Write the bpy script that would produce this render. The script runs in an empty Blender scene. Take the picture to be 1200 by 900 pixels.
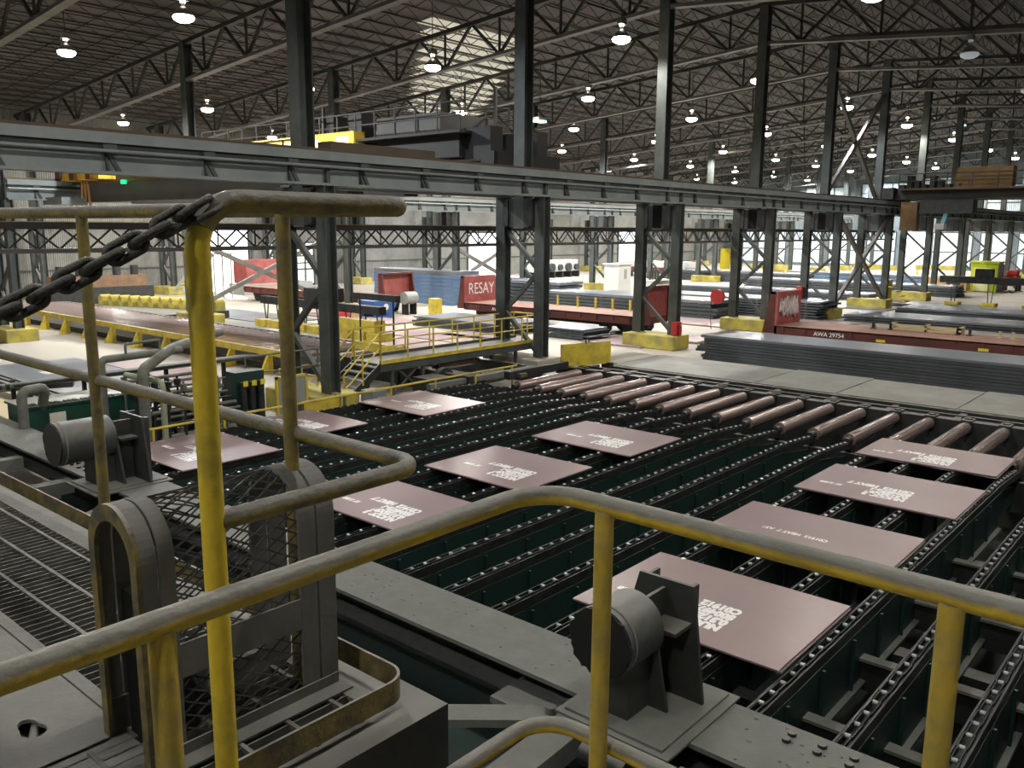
import bpy, bmesh, math, random
from mathutils import Vector, Matrix
random.seed(7)
S = bpy.context.scene
COL = S.collection
PI = math.pi

# ------------------------------------------------------------------ materials
def mat(name, col, rough=.6, metal=0., col2=None, nscale=3., detail=6., bump=0., bscale=None, contrast=(.35,.65), spec=.5, emit=None, estr=0.,
        dust=None, dust_lo=.25, dust_hi=.75, coat=0.):
    m = bpy.data.materials.new(name); m.use_nodes = True
    nt = m.node_tree; N = nt.nodes; L = nt.links
    b = N['Principled BSDF']
    b.inputs['Base Color'].default_value = (*col, 1)
    b.inputs['Roughness'].default_value = rough
    b.inputs['Metallic'].default_value = metal
    b.inputs['Specular IOR Level'].default_value = spec
    if coat: b.inputs['Coat Weight'].default_value = coat; b.inputs['Coat Roughness'].default_value = .12
    tc = N.new('ShaderNodeTexCoord')
    last = None
    if col2:
        n = N.new('ShaderNodeTexNoise'); n.inputs['Scale'].default_value = nscale; n.inputs['Detail'].default_value = detail
        n.inputs['Roughness'].default_value = .65
        L.new(tc.outputs['Object'], n.inputs['Vector'])
        r = N.new('ShaderNodeValToRGB')
        r.color_ramp.elements[0].position = contrast[0]; r.color_ramp.elements[0].color = (*col, 1)
        r.color_ramp.elements[1].position = contrast[1]; r.color_ramp.elements[1].color = (*col2, 1)
        L.new(n.outputs['Fac'], r.inputs['Fac']); last = r.outputs['Color']
        L.new(last, b.inputs['Base Color'])
    if dust:      # dust that has settled on whatever faces up
        g = N.new('ShaderNodeNewGeometry'); sp = N.new('ShaderNodeSeparateXYZ'); L.new(g.outputs['Normal'], sp.inputs[0])
        n2 = N.new('ShaderNodeTexNoise'); n2.inputs['Scale'].default_value = nscale*2.3; n2.inputs['Detail'].default_value = 5
        L.new(tc.outputs['Object'], n2.inputs['Vector'])
        ad = N.new('ShaderNodeMath'); ad.operation = 'MULTIPLY_ADD'; ad.inputs[1].default_value = .5; ad.inputs[2].default_value = -.25
        L.new(n2.outputs['Fac'], ad.inputs[0])
        a2 = N.new('ShaderNodeMath'); a2.operation = 'ADD'; L.new(sp.outputs['Z'], a2.inputs[0]); L.new(ad.outputs[0], a2.inputs[1])
        mr = N.new('ShaderNodeMapRange'); mr.inputs[1].default_value = dust_lo; mr.inputs[2].default_value = dust_hi
        L.new(a2.outputs[0], mr.inputs[0])
        mx = N.new('ShaderNodeMix'); mx.data_type = 'RGBA'
        L.new(mr.outputs[0], mx.inputs[0])
        if last is not None: L.new(last, mx.inputs[6])
        else: mx.inputs[6].default_value = (*col, 1)
        mx.inputs[7].default_value = (*dust, 1)
        L.new(mx.outputs[2], b.inputs['Base Color'])
    if bump:
        n = N.new('ShaderNodeTexNoise'); n.inputs['Scale'].default_value = bscale or nscale*6; n.inputs['Detail'].default_value = 4
        L.new(tc.outputs['Object'], n.inputs['Vector'])
        bp = N.new('ShaderNodeBump'); bp.inputs['Strength'].default_value = bump; bp.inputs['Distance'].default_value = .02
        L.new(n.outputs['Fac'], bp.inputs['Height']); L.new(bp.outputs[0], b.inputs['Normal'])
    if emit:
        b.inputs['Emission Color'].default_value = (*emit, 1); b.inputs['Emission Strength'].default_value = estr
    return m

def corrugated(name, col, col2, axis, scale, rough=.6, trans=None):
    m = mat(name, col, rough, 0, col2, nscale=.35)
    nt = m.node_tree; N = nt.nodes; L = nt.links; b = N['Principled BSDF']
    tc = N.new('ShaderNodeTexCoord'); w = N.new('ShaderNodeTexWave'); w.bands_direction = axis; w.inputs['Scale'].default_value = scale
    L.new(tc.outputs['Object'], w.inputs['Vector'])
    bp = N.new('ShaderNodeBump'); bp.inputs['Strength'].default_value = .8; bp.inputs['Distance'].default_value = .06
    L.new(w.outputs['Fac'], bp.inputs['Height']); L.new(bp.outputs[0], b.inputs['Normal'])
    if trans:
        b.inputs['Emission Color'].default_value = (*trans[0], 1); b.inputs['Emission Strength'].default_value = trans[1]
    return m

M = {}
M['steel_green'] = mat('painted_steel_grey_green', (.05,.06,.057), .65, .0, (.10,.11,.105), nscale=1.3, contrast=(.3,.75), spec=.3, dust=(.2,.2,.18), dust_lo=.5, dust_hi=.95)
M['girder'] = mat('girder_paint', (.19,.22,.222), .6, .0, (.25,.275,.27), nscale=.8, spec=.3)
M['gap_shade'] = mat('girder_gap_shade', (.03,.035,.033), .7)
M['truss'] = mat('truss_steel', (.035,.033,.030), .6, .2, (.06,.055,.05), nscale=1.5)
M['chord'] = mat('chord_steel', (.12,.115,.105), .5, .2, (.19,.18,.165), nscale=.7)
M['joist'] = mat('joist_steel', (.055,.048,.043), .6, .2)
M['yellow'] = mat('safety_yellow', (.50,.36,.03), .5, 0, (.24,.17,.03), nscale=9, contrast=(.45,.78), bump=.25, dust=(.17,.165,.14), dust_lo=.35, dust_hi=.8)
M['plinth'] = mat('plinth_yellow', (.52,.43,.06), .7, 0, (.27,.24,.09), nscale=1.6, contrast=(.35,.65))
M['yellow_clean'] = mat('safety_yellow_mid', (.75,.58,.06), .5, 0, (.38,.30,.07), nscale=2.5, contrast=(.4,.75), dust=(.45,.42,.3), dust_lo=.8, dust_hi=1.1)
M['yellow_old'] = mat('old_yellow_on_kerb', (.20,.155,.04), .6, 0, (.075,.065,.045), nscale=11, contrast=(.38,.6), bump=.2, dust=(.23,.225,.20), dust_lo=.5, dust_hi=.9)
M['rail_dusty'] = mat('dusty_handrail', (.27,.21,.045), .55, 0, (.085,.078,.055), nscale=9, contrast=(.42,.66), bump=.25, dust=(.125,.12,.10), dust_lo=-.1, dust_hi=.5)
M['rail_front'] = mat('front_handrail', (.62,.44,.03), .5, 0, (.36,.26,.04), nscale=7, contrast=(.42,.75), bump=.22, dust=(.165,.16,.138), dust_lo=-.1, dust_hi=.4)
M['rail_post'] = mat('gate_post_yellow', (.66,.49,.03), .5, 0, (.30,.24,.05), nscale=7, contrast=(.45,.72), bump=.22, dust=(.17,.165,.14), dust_lo=.1, dust_hi=.6)
M['chainm'] = mat('safety_chain_steel', (.03,.03,.029), .55, .4, (.08,.08,.07), nscale=40, bump=.3, dust=(.10,.10,.088), dust_lo=.4, dust_hi=1.0)
M['dustplate'] = mat('dusty_plate', (.19,.187,.172), .75, 0, (.13,.128,.117), nscale=5, contrast=(.3,.8), bump=.25)
M['dust_beam'] = mat('dusty_beam', (.185,.19,.17), .8, 0, (.135,.14,.128), nscale=4, contrast=(.3,.8), bump=.25)
M['dark'] = mat('dark_steel', (.018,.020,.020), .6, .2, (.04,.042,.04), nscale=3, dust=(.17,.17,.155), dust_lo=.6, dust_hi=1.)
M['black'] = mat('oily_black', (.010,.011,.011), .5, .2)
M['grate'] = mat('grating_steel', (.16,.16,.145), .6, .3, (.09,.09,.08), nscale=8)
M['mesh'] = mat('expanded_metal', (.06,.06,.055), .6, .4)
M['guard'] = mat('guard_plate', (.155,.155,.142), .7, .1, (.115,.115,.105), nscale=5, bump=.12)
M['green'] = mat('machine_green', (.011,.042,.036), .5, 0, (.014,.034,.031), nscale=2.5, contrast=(.3,.8), dust=(.13,.14,.125), dust_lo=.6, dust_hi=1.0)
M['green_floor'] = mat('green_floor_plate', (.03,.055,.05), .6, 0, (.04,.052,.047), nscale=1.5)
M['green_tank'] = mat('tank_green', (.008,.075,.05), .4, 0, (.012,.045,.035), nscale=2, dust=(.2,.21,.17), dust_lo=.6, dust_hi=1.0)
M['track'] = mat('chain_track', (.022,.026,.025), .45, .4, (.06,.065,.062), nscale=6)
M['link'] = mat('link_plate', (.05,.055,.055), .4, .7)
M['rollerpin'] = mat('polished_chain_roller', (.55,.56,.55), .28, .55)
M['roller'] = mat('table_roller', (.34,.25,.235), .22, .55, (.44,.36,.345), nscale=1.4, contrast=(.3,.7))
M['pink'] = mat('red_primer_plate', (.315,.225,.23), .33, .0, (.285,.205,.21), nscale=.6, spec=.35)
M['slabblue'] = mat('slab_steel', (.042,.052,.060), .5, .2, (.07,.08,.09), nscale=.5)
M['slabtop'] = mat('slab_top', (.19,.205,.235), .35, .3, (.13,.145,.17), nscale=.4)
M['bluestock'] = mat('blue_steel_stock', (.10,.17,.30), .4, .3, (.15,.24,.38), nscale=1)
M['concrete'] = mat('concrete_floor', (.46,.42,.355), .62, 0, (.30,.275,.235), nscale=.22, contrast=(.3,.72), spec=.35)
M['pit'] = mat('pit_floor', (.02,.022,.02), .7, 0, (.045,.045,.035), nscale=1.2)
M['walk'] = mat('walkway_cover', (.30,.295,.27), .65, .1, (.19,.185,.17), nscale=.9, contrast=(.35,.75))
M['concblock'] = mat('concrete_pier', (.4,.37,.31), .8)
M['wagonred'] = mat('wagon_red', (.13,.03,.025), .6, 0, (.075,.024,.02), nscale=1.8)
M['wagonboard'] = mat('wagon_board_red', (.36,.10,.09), .6, 0, (.25,.05,.045), nscale=1.2)
M['deckwood'] = mat('wagon_deck', (.37,.20,.15), .75, 0, (.22,.12,.09), nscale=1.3)
M['white'] = mat('white_paint', (.55,.55,.53), .5)
M['whitestencil'] = mat('white_stencil', (.92,.92,.92), .5)
M['graffiti'] = mat('graffiti_paint', (.75,.68,.68), .6)
M['lime'] = mat('lime_green', (.50,.62,.02), .5)
M['lime_pale'] = mat('lime_booth_panel', (.80,.83,.45), .5)  # paler lime for the front panel of the booth
M['greypanel'] = mat('grey_panel', (.28,.30,.29), .5)
M['orange'] = mat('crane_orange', (.17,.095,.026), .55, 0, (.11,.06,.02), nscale=1.5)
M['crane_yellow'] = mat('crane_yellow', (.80,.50,.05), .5)
M['dark_brown'] = mat('crane_dark_brown', (.055,.045,.035), .6, 0, (.03,.028,.025), nscale=.5)
M['crane_black'] = mat('crane_black', (.016,.016,.015), .7)
M['brown'] = mat('crane_brown', (.10,.062,.032), .6, 0, (.06,.04,.025), nscale=.7)
M['crate'] = mat('crate_wood', (.60,.34,.13), .7)
M['timber'] = mat('timber', (.55,.45,.25), .7)
M['rust'] = mat('rusty_machine', (.22,.12,.06), .7, 0, (.12,.08,.05), nscale=2)
M['binblue'] = mat('bin_blue', (.03,.10,.33), .5)
M['red'] = mat('bright_red', (.42,.03,.03), .5)
M['pipe'] = mat('dusty_pipe', (.19,.20,.165), .65, 0, (.12,.125,.105), nscale=4)
M['pipegreen'] = mat('pale_green_pipe', (.33,.37,.25), .6)
M['sticker'] = mat('warning_label', (.72,.70,.60), .5)
M['stickery'] = mat('yellow_label', (.80,.66,.03), .5)
M['lampshade'] = mat('lamp_reflector', (.30,.29,.27), .4, .5)
M['bulb'] = mat('lamp_glow', (1,.95,.85), .5, emit=(1,.93,.80), estr=22)
M['bulbdim'] = mat('lamp_dim', (.25,.25,.24), .5, emit=(.85,.95,1), estr=.25)
M['cyan'] = mat('lamp_cyan', (.5,.8,.8), .5, emit=(.55,.95,.95), estr=1.6)
M['greenlight'] = mat('signal_green', (0,.8,.2), .5, emit=(0,1,.12), estr=4)
M['yellow_glow'] = mat('lit_yellow_glow', (1,.8,.3), .5, emit=(1,.72,.25), estr=1.6)
M['deck'] = corrugated('roof_deck', (.115,.105,.093), (.075,.068,.06), 'Y', 2.4)
M['wallsheet'] = corrugated('wall_sheeting', (.25,.25,.23), (.16,.16,.15), 'X', 1.9)
M['endsheet'] = corrugated('end_wall_sheeting', (.20,.24,.26), (.13,.16,.18), 'Y', 1.2)
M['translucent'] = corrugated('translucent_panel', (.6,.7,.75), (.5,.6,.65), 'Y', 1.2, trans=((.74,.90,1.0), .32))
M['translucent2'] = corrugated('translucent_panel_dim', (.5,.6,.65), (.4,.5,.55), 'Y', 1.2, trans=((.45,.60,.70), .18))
M['roof_glow'] = mat('roof_glow_sheet', (.5,.5,.42), .6, emit=(1,.98,.80), estr=.33)
M['glass'] = mat('cloudy_pane', (.8,.82,.78), .4, emit=(.95,1,.95), estr=.55)
M['tarmac'] = mat('yard_ground', (.45,.43,.4), .8)

# ------------------------------------------------------------------ geometry helpers
class MB:
    def __init__(s): s.v = []; s.f = []; s.m = []; s.sm = []
    def add(s, vs, fs, mi=0, smooth=False):
        o = len(s.v); s.v += [tuple(v) for v in vs]
        for f in fs: s.f.append([i+o for i in f]); s.m.append(mi); s.sm.append(smooth)
        return s
    def box(s, x0, x1, y0, y1, z0, z1, mi=0):
        v = [(x, y, z) for z in (z0, z1) for y in (y0, y1) for x in (x0, x1)]
        return s.add(v, [(0,2,3,1),(4,5,7,6),(0,1,5,4),(2,6,7,3),(0,4,6,2),(1,3,7,5)], mi)
    def bar(s, a, b, w, h, mi=0, up=(0,0,1)):
        a = Vector(a); b = Vector(b); d = (b-a).normalized(); u = Vector(up)
        if abs(d.dot(u)) > .98: u = Vector((1,0,0))
        r = d.cross(u).normalized()*w/2; u = r.cross(d).normalized()*h/2
        v = [p+i*r+j*u for p in (a, b) for i, j in ((-1,-1),(1,-1),(1,1),(-1,1))]
        return s.add(v, [(0,3,2,1),(4,5,6,7),(0,1,5,4),(1,2,6,5),(2,3,7,6),(3,0,4,7)], mi)
    def ibar(s, a, b, w, h, t=.03, mi=0, up=(0,0,1)):
        """H / I section: flanges spread along the side direction, web along up"""
        a = Vector(a); b = Vector(b); d = (b-a).normalized(); u = Vector(up)
        if abs(d.dot(u)) > .98: u = Vector((1,0,0))
        r = d.cross(u).normalized(); u = r.cross(d).normalized()
        s.bar(a+u*(h/2-t/2), b+u*(h/2-t/2), w, t, mi, u); s.bar(a-u*(h/2-t/2), b-u*(h/2-t/2), w, t, mi, u)
        s.bar(a, b, t, h-2*t, mi, u); return s
    def cyl(s, a, b, r, n=12, mi=0, cap=True, r2=None):
        a = Vector(a); b = Vector(b); d = (b-a).normalized(); u = Vector((0,0,1)) if abs(d.z) < .9 else Vector((1,0,0))
        p = d.cross(u).normalized(); q = d.cross(p)
        if r2 is None: r2 = r
        vs = []
        for c, rr in ((a, r), (b, r2)):
            for i in range(n):
                t = 2*PI*i/n; vs.append(c+(p*math.cos(t)+q*math.sin(t))*rr)
        s.add(vs, [(i, (i+1)%n, n+(i+1)%n, n+i) for i in range(n)], mi, True)
        if cap:
            s.add(vs[:n], [tuple(range(n))[::-1]], mi); s.add(vs[n:], [tuple(range(n))], mi)
        return s
    def tube(s, pts, r, n=12, mi=0, closed=False):
        P = [Vector(p) for p in pts]; k = len(P); vs = []; prev = None
        for i, p in enumerate(P):
            a = P[i-1] if (i or closed) else p; b = P[(i+1) % k] if (i < k-1 or closed) else p
            d = (b-a).normalized()
            if prev is None:
                u = Vector((0,0,1)) if abs(d.z) < .9 else Vector((1,0,0)); x = d.cross(u).normalized()
            else:
                x = (prev-d*prev.dot(d)).normalized()
            prev = x; y = d.cross(x)
            for j in range(n):
                t = 2*PI*j/n; vs.append(p+(x*math.cos(t)+y*math.sin(t))*r)
        fs = []
        for i in range(k if closed else k-1):
            i2 = (i+1) % k
            for j in range(n): fs.append((i*n+j, i*n+(j+1)%n, i2*n+(j+1)%n, i2*n+j))
        s.add(vs, fs, mi, True)
        if not closed:
            s.add(vs[:n], [tuple(range(n))], mi); s.add(vs[-n:], [tuple(range(n))[::-1]], mi)
        return s
    def poly(s, pts, thick, mi=0):
        """extrude a planar polygon by vector thick"""
        n = len(pts); t = Vector(thick); P = [Vector(p) for p in pts]
        return s.add(P+[p+t for p in P], [tuple(range(n))[::-1], tuple(range(n, 2*n))]+[(i, (i+1)%n, n+(i+1)%n, n+i) for i in range(n)], mi)
    def lathe(s, prof, c, n=20, mi=0):
        vs = []; k = len(prof)
        for r, z in prof:
            for j in range(n): t = 2*PI*j/n; vs.append((c[0]+r*math.cos(t), c[1]+r*math.sin(t), c[2]+z))
        fs = [(i*n+j, i*n+(j+1)%n, (i+1)*n+(j+1)%n, (i+1)*n+j) for i in range(k-1) for j in range(n)]
        return s.add(vs, fs, mi, True)
    def obj(s, name, mats, parent=None, bevel=0):
        me = bpy.data.meshes.new(name); me.from_pydata(s.v, [], s.f)
        if not isinstance(mats, (list, tuple)): mats = [mats]
        for m in mats: me.materials.append(M[m] if isinstance(m, str) else m)
        me.polygons.foreach_set('material_index', s.m); me.polygons.foreach_set('use_smooth', s.sm)
        bm = bmesh.new(); bm.from_mesh(me); bmesh.ops.recalc_face_normals(bm, faces=bm.faces); bm.to_mesh(me); bm.free()
        o = bpy.data.objects.new(name, me); COL.objects.link(o)
        if parent: o.parent = parent
        if bevel:
            b = o.modifiers.new('bevel', 'BEVEL'); b.width = bevel; b.segments = 2; b.limit_method = 'ANGLE'
        return o

def thing(name, label, cat, loc=(0,0,0), rz=0, group=None):
    o = bpy.data.objects.new(name, None); COL.objects.link(o); o.empty_display_size = .2
    o.location = loc; o.rotation_euler = (0,0,rz); return tag(o, label, cat, group)
def tag(o, label, cat, group=None, kind=None):
    if label: o['label'] = label
    if cat: o['category'] = cat
    if group: o['group'] = group
    if kind: o['kind'] = kind
    return o
def struct(o): o['kind'] = 'structure'; return o
def dup(root, loc, label=None, rz=None, group=None):
    r = root.copy(); COL.objects.link(r); r.location = loc
    if rz is not None: r.rotation_euler = (0,0,rz)
    if label: r['label'] = label
    if group: r['group'] = group
    for ch in list(root.children):
        c = ch.copy(); COL.objects.link(c); c.parent = r
        for g in list(ch.children):
            d = g.copy(); COL.objects.link(d); d.parent = c
    return r
def copy_part(o, parent, loc=None):
    c = o.copy(); COL.objects.link(c); c.parent = parent
    if loc is not None: c.location = loc
    return c
def arc_path(P, R, n=7):
    """polyline P with rounded corners of radius R"""
    P = [Vector(p) for p in P]; out = [P[0]]
    for i in range(1, len(P)-1):
        a = (P[i-1]-P[i]).normalized(); b = (P[i+1]-P[i]).normalized(); ang = a.angle(b)
        t = R/math.tan(ang/2); c = P[i]+(a+b).normalized()*(R/math.sin(ang/2))
        s = P[i]+a*t-c; e = P[i]+b*t-c; th = s.angle(e)
        for k in range(n+1):
            f = k/n; out.append(c+(s*math.sin((1-f)*th)+e*math.sin(f*th))/math.sin(th))
    out.append(P[-1]); return out
def text_mesh(name, txt, size, m, parent, loc, mtx, extrude=.0015, align='LEFT', sx=1., bold=0.):
    cu = bpy.data.curves.new(name, 'FONT'); cu.body = txt; cu.size = size; cu.extrude = extrude; cu.align_x = align; cu.space_line = .90; cu.offset = bold
    to = bpy.data.objects.new(name, cu); COL.objects.link(to)
    bpy.context.view_layer.update()
    me = bpy.data.meshes.new_from_object(to.evaluated_get(bpy.context.evaluated_depsgraph_get()))
    bpy.data.objects.remove(to)
    me.materials.clear(); me.materials.append(M[m])
    o = bpy.data.objects.new(name, me); COL.objects.link(o); o.parent = parent
    T = Matrix.Translation(Vector(loc)) @ mtx.to_4x4() @ Matrix.Diagonal((sx,1,1,1))
    me.transform(T)
    return o
ORD = ['nearest','second nearest','third nearest','fourth nearest','fifth nearest','sixth nearest','seventh nearest','eighth nearest','ninth nearest','tenth nearest',
       'eleventh nearest','twelfth nearest','thirteenth nearest','fourteenth nearest','fifteenth nearest','sixteenth nearest','seventeenth nearest','eighteenth nearest','nineteenth nearest','twentieth nearest','twenty-first nearest','twenty-second nearest','twenty-third nearest','twenty-fourth nearest']
NTH = ['first','second','third','fourth','fifth','sixth','seventh','eighth','ninth','tenth','eleventh','twelfth','thirteenth','fourteenth','fifteenth','sixteenth','seventeenth','eighteenth','nineteenth','twentieth','twenty-first','twenty-second','twenty-third','twenty-fourth',
       'twenty-fifth','twenty-sixth','twenty-seventh','twenty-eighth','twenty-ninth','thirtieth','thirty-first','thirty-second','thirty-third','thirty-fourth','thirty-fifth','thirty-sixth','thirty-seventh','thirty-eighth','thirty-ninth','fortieth','forty-first','forty-second','forty-third','forty-fourth','forty-fifth','forty-sixth','forty-seventh','forty-eighth','forty-ninth','fiftieth','fifty-first','fifty-second']

# world: z=0 plant floor, camera at (0,0,5.7); X runs along the transfer chains and crane runways, Y to the left-back
EYE = 5.7; BED = .70
KX = [15.95+10.22*k for k in range(-1, 13)]          # column lines
XE = 141.; YW = 72.; YR = -8.

# ------------------------------------------------------------------ camera
cam = bpy.data.cameras.new('camera'); co = bpy.data.objects.new('camera', cam); COL.objects.link(co)
yaw, pit, rol = .7121, .1793, .00718
f = Vector((math.cos(pit)*math.cos(yaw), math.cos(pit)*math.sin(yaw), -math.sin(pit)))
r = f.cross(Vector((0,0,1))).normalized(); u = r.cross(f)
r2 = r*math.cos(rol)+u*math.sin(rol); u2 = -r*math.sin(rol)+u*math.cos(rol)
co.matrix_world = Matrix(((r2.x,u2.x,-f.x,0),(r2.y,u2.y,-f.y,0),(r2.z,u2.z,-f.z,EYE),(0,0,0,1)))
cam.sensor_width = 36; cam.lens = 1005*36/1200; cam.clip_start = .05; cam.clip_end = 600
S.camera = co

# ------------------------------------------------------------------ room shell
def build_shell():
    b = MB()      # floor with the conveyor pit left open
    PX0, PX1, PY0, PY1 = 4.5, 26.3, -14., 19.6
    b.box(PX1, XE, YR-6, YW, -.3, 0); b.box(-12, PX1, PY1, YW, -.3, 0); b.box(-12, PX0, YR-6, PY1, -.3, 0)
    struct(b.obj('floor', 'concrete'))
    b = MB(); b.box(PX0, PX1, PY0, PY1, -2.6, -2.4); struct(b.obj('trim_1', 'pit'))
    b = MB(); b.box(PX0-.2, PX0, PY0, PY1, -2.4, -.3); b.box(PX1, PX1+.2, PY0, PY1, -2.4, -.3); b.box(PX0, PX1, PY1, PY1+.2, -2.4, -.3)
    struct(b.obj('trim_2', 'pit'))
    b = MB(); b.box(-40, XE+80, YW+.3, YW+120, -.5, -.05); b.box(XE+.3, XE+80, -60, YW+.3, -.5, -.05); struct(b.obj('trim_3', 'tarmac'))
    # roof deck, ridge over the main column row
    b = MB(); zr = EYE+12.1+.85
    for y0, y1 in ((YR, 22.1), (22.1, YW)):
        za = zr-.075*abs(y0-22.1); zb = zr-.082*abs(y1-22.1) if y1 > 23 else zr
        b.poly([(-12,y0,za),(XE,y0,za),(XE,y1,zb),(-12,y1,zb)], (0,0,.15))
    struct(b.obj('ceiling', 'deck'))
    struct(MB().box(-12.2,-12,YR,YW,-.3,18.5).obj('wall_near', 'wallsheet'))
    struct(MB().box(-12,XE,YR-.2,YR,-.3,18.5).obj('wall_right', 'wallsheet'))
    # left-back wall (Y=YW) with door openings
    doors = [(41.2,45.5,5.35),(75.2,81.4,5.1),(107.2,112.8,5.3)]
    b = MB(); x = -12; H = EYE+8.6+.85
    for a, c, h in doors:
        b.box(x, a, YW, YW+.2, 0, H); b.box(a, c, YW, YW+.2, h, H); x = c
    b.box(x, XE, YW, YW+.2, 0, H); struct(b.obj('wall_back', 'wallsheet'))
    for i, (a, c, h) in enumerate(doors):
        b = MB(); b.box(a-.25, a, YW-.15, YW+.25, 0, h+.25); b.box(c, c+.25, YW-.15, YW+.25, 0, h+.25); b.box(a-.25, c+.25, YW-.15, YW+.25, h, h+.25)
        struct(b.obj('door_%d' % (i+1), 'steel_green'))
    # girts on the back wall
    b = MB()
    for z in (2.2, 5.6, 8.2, 11.): 
        x = -12
        for a, c, h in doors:
            if z < h: b.box(x, a-.3, YW-.12, YW, z-.06, z+.06); x = c+.3
        b.box(x, XE, YW-.12, YW, z-.06, z+.06)
    struct(b.obj('trim_4', 'steel_green'))
    # two small glazed windows
    n = 1
    for a, c in ((47.1, 49.0), (50.6, 52.7)):
        fr = MB()
        for xx in (a, (a+c)/2, c): fr.box(xx-.08, xx+.08, YW-.16, YW-.02, .0, 4.2)
        for z in (.1, 1.6, 2.9, 4.2): fr.box(a-.08, c+.08, YW-.16, YW-.02, z-.07, z+.07)
        w = struct(fr.obj('window_%d' % n, 'steel_green'))
        MB().box(a, c, YW-.1, YW-.06, .1, 4.2).obj('pane', 'glass', w); n += 1
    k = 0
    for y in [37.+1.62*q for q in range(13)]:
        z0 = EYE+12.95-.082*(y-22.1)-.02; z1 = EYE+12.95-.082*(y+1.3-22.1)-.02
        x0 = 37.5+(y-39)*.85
        struct(MB().poly([(x0,y,z0),(x0+8.5,y,z0),(x0+8.5,y+1.3,z1),(x0,y+1.3,z1)], (0,0,-.02)).obj('window_%d' % (30+k), 'roof_glow')); k += 1  # glowing strips added to brighten this patch of roof deck, not windows
    # end wall
    b = MB(); b.box(XE, XE+.2, YR, 38.6, 0, 19); b.box(XE, XE+.2, 38.6, 42.4, 5.6, 19); b.box(XE, XE+.2, 42.4, YW, 0, 19)
    struct(b.obj('wall_end', 'endsheet'))
    ys = [(22.5,26.4,0),(27.5,31.3,0),(32.5,37.8,0),(43.3,47.5,0),(49,53.5,0),(55,59.5,0),(61,70.5,0),(12,16.5,0),(17,21.3,0)]
    for a, c, q in ys:
        w = struct(MB().box(XE-.14, XE-.04, a-.12, a, .4, 5.6).box(XE-.14, XE-.04, c, c+.12, .4, 5.6).box(XE-.14, XE-.04, a-.12, c+.12, 5.5, 5.65).box(XE-.14, XE-.04, a-.12, c+.12, 2.6, 2.75).obj('window_%d' % n, 'steel_green'))
        MB().box(XE-.09, XE-.03, a, c, .5, 5.5).obj('pane', 'translucent', w); n += 1
    for a, c, z0, z1 in ((24,31,8.6,12.4),(33,40,9.,13.6),(42,49,8.5,13.),(51,58,8.5,12.6),(60,68,8.5,11.5),(15,22,9,12.5)):
        fb = MB(); k = 3
        for i in range(k+1): fb.box(XE-.14, XE-.05, a+(c-a)*i/k-.09, a+(c-a)*i/k+.09, z0, z1)
        for i in range(4): z = z0+(z1-z0)*i/3; fb.box(XE-.14, XE-.05, a, c, z-.08, z+.08)
        w = struct(fb.obj('window_%d' % n, 'steel_green'))
        MB().box(XE-.08, XE-.03, a, c, z0, z1).obj('pane', 'translucent2', w); n += 1
build_shell()

def zt(y): return EYE+12.1-.075*abs(y-22.1)+(0 if y < 22.1 else -.007*(y-22.1))      # top chord
def zb(y): return EYE+10.1-.082*abs(y-22.1)                                          # bottom chord

# ------------------------------------------------------------------ roof trusses (one per column line) and bar joists
def build_roof():
    root = thing('roof_truss', 'long lattice roof truss over the %s column line' % ORD[0], 'roof truss', (KX[0],0,0), group='roof trusses')
    for nm, zf, w, h, m in (('top_chord', zt, .30, .22, 'truss'), ('bottom_chord', zb, .42, .16, 'chord')):
        b = MB()
        for y0, y1 in ((YR, 22.1), (22.1, YW)): b.bar((0,y0,zf(y0)), (0,y1,zf(y1)), w, h)
        b.obj(nm, m, root)
    step = 4.15; ys = []; y = 22.1
    while y > YR: y -= step; ys.append(y)
    ys = ys[::-1]+[22.1]; y = 22.1
    while y+step < YW: y += step; ys.append(y)
    for a in ys:
        if a < YR: continue
        mid = a+step/2
        if mid < YW:
            MB().bar((0,a,zt(a)), (0,mid,zb(mid)), .13, .13).obj('diagonal', 'truss', root)
            if a+step < YW: MB().bar((0,mid,zb(mid)), (0,a+step,zt(a+step)), .13, .13).obj('diagonal', 'truss', root)
            MB().bar((0,mid,zt(mid)), (0,mid,zb(mid)), .1, .1).obj('vertical', 'truss', root)
    for i, x in enumerate(KX[1:], 1):
        dup(root, (x,0,0), 'long lattice roof truss over the %s column line' % ORD[i])
    # joists along X, one line each, running over all trusses
    y = YR+.6; i = 0; proto = None; XS = 0; XL = XE
    ch = MB(); top = MB()
    web = MB(); x = XS; st = .95; dz = .62; k = 0
    while x+st <= XL:
        web.bar((x,0,.62 if k%2 else .05), (x+st,0,.05 if k%2 else .62), .035, .035); x += st; k += 1
    proto = thing('bar_joist', 'slim bar joist line', 'joist', (0,0,0), group='bar joists under the roof deck')
    MB().box(XS, XL, -.05, .05, .62, .68).obj('top_chord', 'joist', proto)
    MB().box(XS, XL, -.04, .04, .0, .05).obj('bottom_chord', 'joist', proto)
    web.obj('web', 'joist', proto)
    first = True
    while y < YW-1.2:
        lab = 'slim bar joist line under the roof deck, %s counted from the right edge' % NTH[i]
        loc = (0, y, zt(y)+.14)
        if first: proto.location = loc; proto['label'] = lab; first = False
        else: dup(proto, loc, lab)
        y += 1.62; i += 1
build_roof()

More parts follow.
